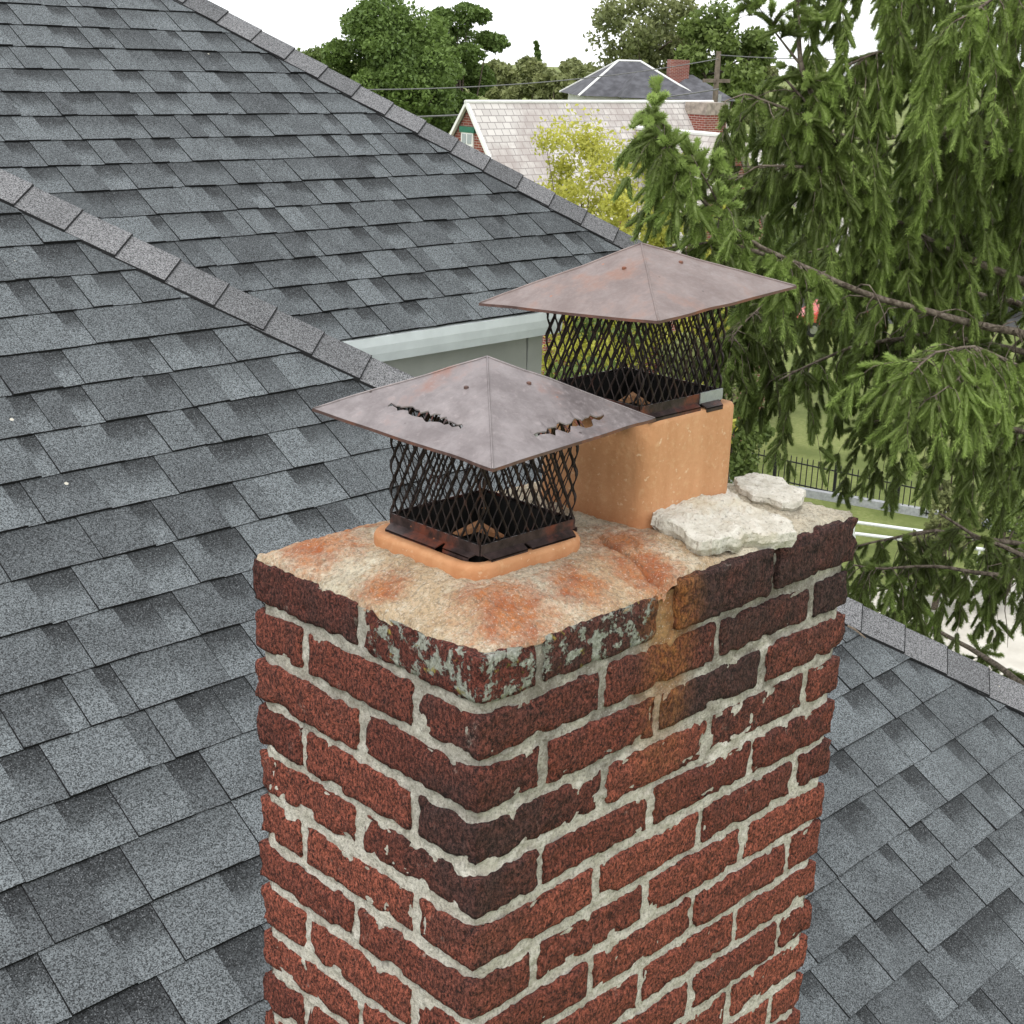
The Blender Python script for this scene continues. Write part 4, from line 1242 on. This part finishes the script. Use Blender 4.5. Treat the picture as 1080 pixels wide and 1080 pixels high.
dx0 = HL * .24; dzz = RZ - 2.35; dy0 = -HWD * .98
tex_faces('dormer', [[(dx0 - .6, dy0, dzz - 1.6), (dx0 + .6, dy0, dzz - 1.6), (dx0 + .6, dy0, dzz - .9), (dx0, dy0, dzz), (dx0 - .6, dy0, dzz - .9)]], MAT['far_brick'], nb)
tex_faces('dormer_roof', [[(dx0 - .75, dy0 - .15, dzz - 1.1), (dx0, dy0 - .15, dzz + .05), (dx0, -1.5, dzz + .05), (dx0 - .75, -2.3, dzz - 1.1)], [(dx0, dy0 - .15, dzz + .05), (dx0 + .75, dy0 - .15, dzz - 1.1), (dx0 + .75, -2.3, dzz - 1.1), (dx0, -1.5, dzz + .05)]], MAT['pale_shingle'], nb)
for sg in (-1, 1):
    MB().hexa([(dx0, dy0 - .2, dzz - .2), (dx0, dy0 - .1, dzz - .2), (dx0 + sg * .78, dy0 - .1, dzz - 1.35), (dx0 + sg * .78, dy0 - .2, dzz - 1.35)], [(dx0, dy0 - .2, dzz + .06), (dx0, dy0 - .1, dzz + .06), (dx0 + sg * .78, dy0 - .1, dzz - 1.1), (dx0 + sg * .78, dy0 - .2, dzz - 1.1)]).build('rake_board', MAT['trim_white'], nb)
cx0 = HL * .905
ch = tex_faces('chimney', [[(cx0 - .55, -1.0, RZ - 3.5), (cx0 + .55, -1.0, RZ - 3.5), (cx0 + .55, -1.0, RZ - .35), (cx0 - .55, -1.0, RZ - .35)], [(cx0 - .55, -.2, RZ - 3.5), (cx0 - .55, -1.0, RZ - 3.5), (cx0 - .55, -1.0, RZ - .35), (cx0 - .55, -.2, RZ - .35)],
                           [(cx0 + .55, -1.0, RZ - 3.5), (cx0 + .55, -.2, RZ - 3.5), (cx0 + .55, -.2, RZ - .35), (cx0 + .55, -1.0, RZ - .35)]], MAT['far_brick'], nb)
MB().box(cx0 - .57, cx0 + .57, -1.02, -.15, RZ - .35, RZ + .02).build('chimney_top', MAT['weathered_cap'], ch)
tex_faces('side_roof', [[(HL, -HWD - 3.5, RZ - 5.6), (HL + 3.4, -HWD - 3.5, RZ - 5.6), (HL + .6, .5, RZ - .1), (HL, .5, RZ - .1)]], MAT['pale_shingle'], nb)

# ------------------------------------------------------------------ slate-roofed house further back
hb = empty('slate_house', (*at_d(668, 100, 75.0)[:2], GROUND), math.radians(-38), 'far house with dark slate hip roof, white hip lines and chimney', 'house')
ez2 = at_d(668, 101, 75.0)[2] - GROUND; rz2 = at_d(655, 64, 75)[2] - GROUND
def hip_roof(parent, x0, x1, y0, y1, ez, rz, rx0, rx1, ry, white=True, name='roof'):
    A = [(x0, y0, ez), (x1, y0, ez), (x1, y1, ez), (x0, y1, ez)]; r0, r1 = (rx0, ry, rz), (rx1, ry, rz)
    o = obj(name, A + [r0, r1], [(0, 1, 5, 4), (1, 2, 5), (2, 3, 4, 5), (3, 0, 4), (3, 2, 1, 0)], MAT['dark_slate'], parent)
    if white:
        for a_, b_ in ((A[0], r0), (A[1], r1), (A[2], r1), (A[3], r0), (r0, r1)): MB().tube([a_, b_], .06, 5).build('hip_line', MAT['trim_white'], o)
    return o
hip_roof(hb, -3.4, 3.0, -3.0, 3.2, ez2, rz2, -.9, .3, 0)
hip_roof(hb, -1.5, .9, -4.4, -1.0, ez2 + .02, ez2 + 1.25, -.32, -.28, -2.4, False, 'bay_roof')
hip_roof(hb, 1.0, 4.7, -3.3, 1.6, ez2 - .02, ez2 + 1.15, 2.7, 2.9, -.8, False, 'wing_roof')
MB().box(-3.0, 2.6, -2.6, 2.8, 0, ez2 - .02).build('wall', MAT['trim_white'], hb)
MB().box(-1.2, .6, -4.0, -2.6, 0, ez2 - .02).build('bay', MAT['trim_white'], hb)
MB().box(2.6, 4.4, -2.9, 1.2, 0, ez2 - .04).build('wing', MAT['trim_white'], hb)
for x in (-2.4, -1.6, 1.2, 2.0): MB().box(x - .3, x + .3, -2.63, -2.59, ez2 - 1.3, ez2 - .2).build('window', MAT['glass'], hb)
for x in (-.75, .15): MB().box(x - .28, x + .28, -4.03, -3.99, ez2 - 1.3, ez2 - .2).build('window', MAT['glass'], hb)
for x in (3.1, 3.9): MB().box(x - .25, x + .25, -2.93, -2.89, ez2 - 1.3, ez2 - .2).build('window', MAT['glass'], hb)
tex_faces('chimney', [[(a, b, rz2 - 2.2), (c, d, rz2 - 2.2), (c, d, rz2 + .15), (a, b, rz2 + .15)] for a, b, c, d in ((1.6, -1.2, 2.6, -1.2), (2.6, -1.2, 2.6, -.4), (2.6, -.4, 1.6, -.4), (1.6, -.4, 1.6, -1.2))] + [[(1.6, -1.2, rz2 + .15), (2.6, -1.2, rz2 + .15), (2.6, -.4, rz2 + .15), (1.6, -.4, rz2 + .15)]], MAT['far_brick'], hb)

# ------------------------------------------------------------------ utility pole and wires
pt = at_d(758, 54, 62)
pole = empty('utility_pole', (pt[0], pt[1], GROUND), 0, 'weathered wooden utility pole behind the pale-roofed house', 'utility pole')
MB().tube([(0, 0, 0), (0, 0, pt[2] - GROUND)], [.17, .11], 8).build('shaft', MAT['pole_wood'], pole)
MB().box(-.9, .9, -.06, .06, pt[2] - GROUND - 1.3, pt[2] - GROUND - 1.15).build('crossarm', MAT['pole_wood'], pole)
MB().tube([(.25, .1, pt[2] - GROUND - 2.6), (.25, .1, pt[2] - GROUND - 1.8)], .2, 10).build('transformer', MAT['kerb_grey'], pole)
def wire(a, b, sag, label, r=.012):
    a, b = np.array(a), np.array(b); pts = []
    for i in range(25):
        t = i / 24; p = a + (b - a) * t; p[2] -= sag * 4 * t * (1 - t); pts.append(p - a)
    o = MB().tube(pts, r, 4).build('power_line', MAT['wire']); o.location = a
    return tag(o, label, 'wire')
wire(at_d(250, 92, 48), at_d(758, 62, 62), .5, 'upper power line crossing before the broad dark trees', .02)
wire(at_d(250, 124, 48), at_d(758, 94, 62), .4, 'lower power line above the brick gable', .03)
wire(at_d(758, 58, 62), at_d(1200, 40, 50), .4, 'power line running from the pole toward the spruce', .02)

# ================================================================== THE SPRUCE
spr_d = 7.4 * .86
tb = at_d(1235, 300, spr_d)
spruce = empty('spruce_tree', (tb[0], tb[1], GROUND), 0, 'tall Norway spruce with drooping green branches beside the chimney', 'tree')
SO = np.array([tb[0], tb[1], GROUND])
t = MB(); t.tube([(0, 0, -.05), (.03, .02, 4), (-.02, .04, 8), (.02, 0, 12), (0, .02, 16), (0, 0, 19)], [.3, .25, .2, .14, .08, .015], 12)
t.build('trunk', MAT['bark'], spruce, smooth=True)
sr = np.random.default_rng(99)


def needle_template(seed, n=190):
    r = np.random.default_rng(seed)
    tpos = r.random(n); ang = r.random(n) * 2 * np.pi
    tilt = r.uniform(.85, 1.3, n) * (1 - .75 * np.maximum(0, tpos - .9) / .1 * r.random(n))
    return tpos, ang, tilt, r.uniform(.75, 1.2, n)


TPL = [needle_template(s) for s in range(6)]


def build_shoots(P, Dv, Ln, tone, nl=.0155, nw=.0034, core=.0078):
    """fuzzy fingers: a lumpy core with needles standing off it; base P, direction Dv, length Ln"""
    n = len(P); V = []; C = []; FQ = []; off = 0
    Dv = Dv / np.linalg.norm(Dv, axis=1, keepdims=True)
    ref = np.where(np.abs(Dv[:, 2:3]) > .9, np.array([[1., 0, 0]]), np.array([[0, 0, 1.]]))
    A = np.cross(Dv, ref); A /= np.linalg.norm(A, axis=1, keepdims=True); B = np.cross(Dv, A)
    bend = (A * sr.normal(size=(n, 1)) + B * sr.normal(size=(n, 1))) * .10 + np.array([0, 0, -.10])
    rscale = sr.uniform(.8, 1.2, n)
    def spine(idx, t):                                     # t (k,m)
        return P[idx][:, None] + Dv[idx][:, None] * (t * Ln[idx][:, None])[..., None] + bend[idx][:, None] * (t ** 2 * Ln[idx][:, None])[..., None]
    # core: 6 sided, 6 rings, closing at both ends
    rt = np.array([0, .1, .35, .7, .92, 1.0]); rr_ = np.array([.3, .8, 1.0, 1.05, .85, .25]); K = 6
    idx = np.arange(n); S = spine(idx, np.tile(rt, (n, 1)))
    an = np.linspace(0, 2 * np.pi, K, endpoint=False)
    circ = A[:, None] * np.cos(an)[None, :, None] + B[:, None] * np.sin(an)[None, :, None]
    lump = sr.uniform(.8, 1.2, (n, 6, K, 1))
    V0 = S[:, :, None] + circ[:, None] * (core * rscale[:, None, None, None] * rr_[None, :, None, None]) * lump
    tc = np.clip(tone[:, None] * .6 - .08 + (rt[None] - .6) * .3, 0, 1)[:, :, None].repeat(K, 2).ravel()
    V.append(V0.reshape(-1, 3)); C.append(np.stack([tc, tc, tc, np.ones_like(tc)], 1))
    base = (np.arange(n) * 6 * K)[:, None, None]; i = np.arange(5)[None, :, None] * K; k = np.arange(K)[None, None]
    k2 = (k + 1) % K
    q = np.stack([base + i + k, base + i + k2, base + i + K + k2, base + i + K + k], -1).reshape(-1, 4)
    tris = np.concatenate([q[:, [0, 1, 2]], q[:, [0, 2, 3]]])
    off = n * 6 * K
    which = sr.integers(0, len(TPL), n); NV = []
    for kk, (tp, an_, tl, ln) in enumerate(TPL):
        s_ = np.where(which == kk)[0]
        if not len(s_): continue
        a_ = an_[None] + sr.random((len(s_), 1)) * 6.28
        out = A[s_][:, None] * np.cos(a_)[..., None] + B[s_][:, None] * np.sin(a_)[..., None]
        rad = core * rscale[s_][:, None] * np.interp(tp, rt, rr_)[None] * .8
        bs = spine(s_, np.tile(tp, (len(s_), 1))) + out * rad[..., None]
        nd = out * np.sin(tl)[None, :, None] + Dv[s_][:, None] * np.cos(tl)[None, :, None]
        tip = bs + nd * (nl * ln)[None, :, None]
        side = np.cross(nd, Dv[s_][:, None]); side /= np.linalg.norm(side, axis=2, keepdims=True) + 1e-9
        tri = np.stack([bs - side * nw / 2, bs + side * nw / 2, tip], 2)
        NV.append(tri.reshape(-1, 3))
        tt = np.clip(tone[s_][:, None] + (ln - 1)[None] * .4 + (tp[None] - .6) * .3, 0, 1)
        tt = np.stack([tt - .22, tt - .22, tt + .22], 2).clip(0, 1).ravel()
        C.append(np.stack([tt, tt, tt, np.ones_like(tt)], 1))
    NV = np.concatenate(NV); V.append(NV)
    tris = np.concatenate([tris, off + np.arange(len(NV)).reshape(-1, 3)])
    return np.concatenate(V), np.concatenate(C), tris


def interp(pts, s):
    pts = np.array(pts); seg = np.linalg.norm(np.diff(pts, axis=0), axis=1); cum = np.r_[0, np.cumsum(seg)]
    return np.stack([np.interp(s * cum[-1], cum, pts[:, i]) for i in range(3)], -1), cum[-1]


def branch(pix, hang, dens, tone, start=.25, r0=.028, fresh=.0, world=None, dead=0, spread=.35, shoot=(.05, .105), up=0.0, nl=.0155, nw=.0034, core=.0078):
    """pix: (px,py,depth) polyline from trunk to tip. hang: (min,max) length of drooping branchlets in metres"""
    ctl = np.array([at_d(q[0], q[1], q[2] * .86) for q in pix]) if world is None else np.array(world)
    ts = np.linspace(0, 1, 26)
    pts, L = interp(ctl, ts)
    pts = pts + np.stack([fbm(pts, 3, 2, i + 5) for i in range(3)], 1) * .025 * ts[:, None]
    b = MB(); b.tube(pts - SO, [r0 * (1 - .82 * q) for q in ts], 7)
    PS, DS, LS, TS = [], [], [], []
    n = int(L * dens * .40)
    for i in range(n):
        s = start + (1 - start) * sr.random() ** .85
        p, _ = interp(pts, np.array([s])); p = p[0]; q, _ = interp(pts, np.array([min(1, s + .03)])); tan = q[0] - p
        if np.linalg.norm(tan) < 1e-6: q, _ = interp(pts, np.array([s - .03])); tan = p - q[0]
        tan /= np.linalg.norm(tan)
        side = np.cross(tan, (0, 0, 1)); side /= np.linalg.norm(side) + 1e-9; side *= sr.choice([-1, 1])
        H = sr.uniform(*hang) * (.55 + .45 * math.sin(math.pi * min(1, (1 - s) * 1.4 + .25)))
        u_ = up + sr.uniform(-.05, .18)
        nseg = max(3, int(H / .05)); cur = p.copy(); dv = side * sr.uniform(.25, 1) * spread * 2 + tan * sr.uniform(0, .5) + np.array([0, 0, .05 + up])
        dv /= np.linalg.norm(dv); tw = [cur.copy()]
        for j in range(nseg):
            dv = dv + np.array([0, 0, -.5 + u_ * .8]) + sr.normal(size=3) * .2; dv /= np.linalg.norm(dv)
            cur = cur + dv * H / nseg; tw.append(cur.copy())
        tw = np.array(tw)
        b.tube(tw - SO, [.0026 * (1 - .7 * j / nseg) for j in range(nseg + 1)], 3, cap=False)
        tb_ = np.clip(tone + .06 + sr.normal() * .14, 0.02, 1)
        for j in range(1, nseg + 1):
            for _ in range(2):
                if sr.random() < .3: continue
                d0 = tw[j] - tw[j - 1]; d0 /= np.linalg.norm(d0) + 1e-9
                sd = np.cross(d0, sr.normal(size=3)); sd /= np.linalg.norm(sd) + 1e-9
                dd = d0 * .55 + sd * sr.uniform(.3, .8) + np.array([0, 0, -.7 + u_ * 2.2])
                PS.append(tw[j] - d0 * H / nseg * sr.random()); DS.append(dd); LS.append(sr.uniform(*shoot) * (1.0 if j < nseg else 1.15))
                TS.append(np.clip(tb_ + sr.normal() * .08 + fresh * (j / nseg) ** 2, 0, 1))
        PS.append(tw[-1]); DS.append(dv); LS.append(sr.uniform(*shoot)); TS.append(np.clip(tb_ + fresh, 0, 1))
    # bare dead twigs
    for i in range(dead):
        s = .12 + .75 * sr.random(); p, _ = interp(pts, np.array([s])); cur = p[0]
        dv = sr.normal(size=3) * .7 + np.array([0, 0, -.25]); dv /= np.linalg.norm(dv); tw = [cur.copy()]; H = sr.uniform(.06, .32)
        for j in range(6):
            dv = dv + np.array([0, 0, -.22]) + sr.normal(size=3) * .28; dv /= np.linalg.norm(dv); cur = cur + dv * H / 6; tw.append(cur.copy())
        b.tube(np.array(tw) - SO, [.0035 * (1 - .12 * j) for j in range(7)], 4, cap=False)
    o = b.build('branch', MAT['bark'], spruce, smooth=True)
    if PS:
        V, C, tri = build_shoots(np.array(PS), np.array(DS), np.array(LS), np.array(TS), nl, nw, core)
        f = obj('needles', V - SO, tri, MAT['spruce_needle'], o, col=C, smooth=True); tag(f, kind='stuff')
        return len(tri)
    return 0


NT = 0
B_ = branch
# long bare limb that reaches furthest toward the roofs
NT += B_([(1235, 420, 7.4), (1080, 352, 6.7), (1000, 335, 6.4), (900, 306, 6.1), (805, 268, 5.85), (750, 222, 5.7), (712, 172, 5.6), (690, 122, 5.55)], (.10, .30), 40, .5, .7, .024, .15, dead=46, shoot=(.05, .1))
NT += B_([(750, 222, 5.7), (712, 172, 5.6), (690, 118, 5.55)], (.06, .14), 75, .5, .0, .008, .25, shoot=(.05, .085), up=.35)
NT += B_([(770, 240, 5.75), (745, 190, 5.6), (728, 160, 5.55)], (.05, .16), 50, .55, .2, .006, .2, shoot=(.05, .085), up=.3)
NT += B_([(805, 268, 5.85), (760, 255, 5.7), (715, 262, 5.6), (690, 268, 5.5)], (.06, .2), 60, .42, .1, .008, .1, shoot=(.05, .1))
# second limb with the big hanging mass
NT += B_([(1235, 390, 7.4), (1080, 297, 6.9), (1000, 262, 6.7), (932, 224, 6.5), (895, 170, 6.35), (862, 120, 6.25), (828, 82, 6.2)], (.25, .62), 74, .42, .48, .026, .2, dead=20)
NT += B_([(895, 170, 6.35), (840, 120, 6.2), (790, 100, 6.1), (765, 110, 6.05)], (.18, .5), 80, .45, .05, .012, .2)
NT += B_([(915, 200, 6.4), (860, 175, 6.2), (800, 175, 6.0), (775, 190, 6.0)], (.2, .48), 70, .36, .05, .012, .15)
# upright leader-like shoot
NT += B_([(868, 130, 6.25), (846, 70, 6.15), (840, 0, 6.1), (838, -60, 6.1)], (.1, .26), 85, .45, .1, .014, .2, up=.2)
NT += B_([(846, 70, 6.15), (815, 30, 6.1), (800, 5, 6.05)], (.06, .16), 60, .42, .3, .006, .15, up=.25, shoot=(.05, .085))
# upper right masses
NT += B_([(1235, 160, 7.3), (1080, 75, 6.7), (1000, 50, 6.4), (930, 55, 6.2), (885, 75, 6.15)], (.3, .75), 78, .5, .12, .024, .22)
NT += B_([(1235, 60, 7.2), (1080, -20, 6.5), (990, -40, 6.2), (920, -30, 6.1), (870, -10, 6.05)], (.25, .6), 78, .5, .12, .024, .2, dead=8)
NT += B_([(1235, 60, 7.2), (1120, 0, 6.3), (1060, -10, 5.9), (1010, 20, 5.7)], (.3, .7), 70, .52, .2, .02, .2)
NT += B_([(1235, 250, 7.4), (1090, 170, 6.8), (1010, 140, 6.5), (955, 140, 6.4)], (.3, .7), 78, .42, .15, .022, .18)
NT += B_([(1235, 300, 7.6), (1090, 225, 7.3), (1000, 210, 7.1), (930, 215, 7.0)], (.3, .7), 70, .28, .1, .022, .1)
# curtains behind the bare limb
NT += B_([(1235, 430, 8.0), (1080, 320, 8.0), (975, 300, 7.9), (900, 300, 7.8), (885, 310, 7.7)], (.3, .75), 72, .3, .08, .024, .1, dead=14)
NT += B_([(1235, 470, 7.8), (1080, 370, 7.6), (990, 350, 7.4), (900, 365, 7.3), (820, 400, 7.2)], (.2, .55), 66, .32, .1, .022, .12, dead=20)
NT += B_([(1235, 330, 8.3), (1080, 240, 8.3), (930, 240, 8.1), (840, 270, 8.0)], (.3, .8), 62, .22, .08, .022, .08)
NT += B_([(1000, 300, 8.0), (900, 280, 7.8), (830, 300, 7.6), (790, 335, 7.5), (770, 360, 7.4)], (.25, .6), 70, .3, .5, .014, .1, dead=8)
# bright cluster
NT += B_([(1235, 470, 7.4), (1100, 395, 6.6), (1030, 368, 6.1), (985, 372, 5.9), (962, 392, 5.8)], (.16, .36), 70, .62, .45, .018, .28)
NT += B_([(1030, 368, 6.1), (1010, 400, 5.9), (985, 420, 5.8)], (.12, .3), 90, .62, .1, .008, .28)
# lower curtains
NT += B_([(1235, 540, 7.9), (1080, 455, 7.6), (990, 430, 7.4), (920, 445, 7.3)], (.25, .6), 60, .32, .1, .022, .1, dead=10)
NT += B_([(1235, 650, 7.4), (1080, 588, 6.8), (1030, 566, 6.65), (988, 540, 6.6)], (.12, .34), 16, .2, .1, .026, .1, dead=22)
NT += B_([(1235, 660, 7.9), (1080, 575, 7.5), (980, 560, 7.3), (905, 575, 7.2)], (.25, .62), 66, .28, .08, .022, .12, dead=14)
NT += B_([(1235, 690, 7.7), (1090, 610, 7.3), (1000, 600, 7.1), (930, 600, 7.0), (895, 595, 7.0)], (.15, .4), 60, .38, .1, .02, .2, dead=14)
# the rest of the crown around the trunk, out of the picture on this side
for i in range(34):
    z = -6.0 + 12.5 * (i / 34) ** .95
    an = math.radians(-110 + (i * 137.5) % 215)
    dirv = np.array([math.cos(an), math.sin(an), 0])
    if dirv @ np.array([ray(700, 300)[0] - ray(1235, 300)[0], ray(700, 300)[1] - ray(1235, 300)[1], 0]) > .25: continue
    Lb = 2.5 * min(1, (9 - z) / 9) + .4
    o0 = np.array([tb[0], tb[1], z])
    wpts = [o0, o0 + dirv * Lb * .35 + (0, 0, -.05), o0 + dirv * Lb * .7 + (0, 0, -.2), o0 + dirv * Lb + (0, 0, -.1)]
    NT += B_(None, (.3, .8), 20, .3, .15, .024, .15, world=wpts, nl=.02, nw=.006, shoot=(.12, .2))
# small twig caught on the roof by the hip
def on_roof(px, py, h=.014):
    r = HMn.T @ ray(px, py); o = HMn.T @ CAM
    t_ = (ZA + T * o[1] - o[2] + h) / (r[2] - T * r[1])
    return CAM + ray(px, py) * t_
a_, b_ = on_roof(894, 660), on_roof(913, 673)
tw = MB().tube([(0, 0, 0), (b_ - a_) * .35 + (0, 0, .004), (b_ - a_) * .7 + (0, 0, .002), b_ - a_], [.0035, .004, .003, .002], 6)
tw = tw.build('fallen_twig', MAT['twig']); tw.location = a_
tag(tw, 'short brown twig lying under the hip caps right of the chimney', 'twig')
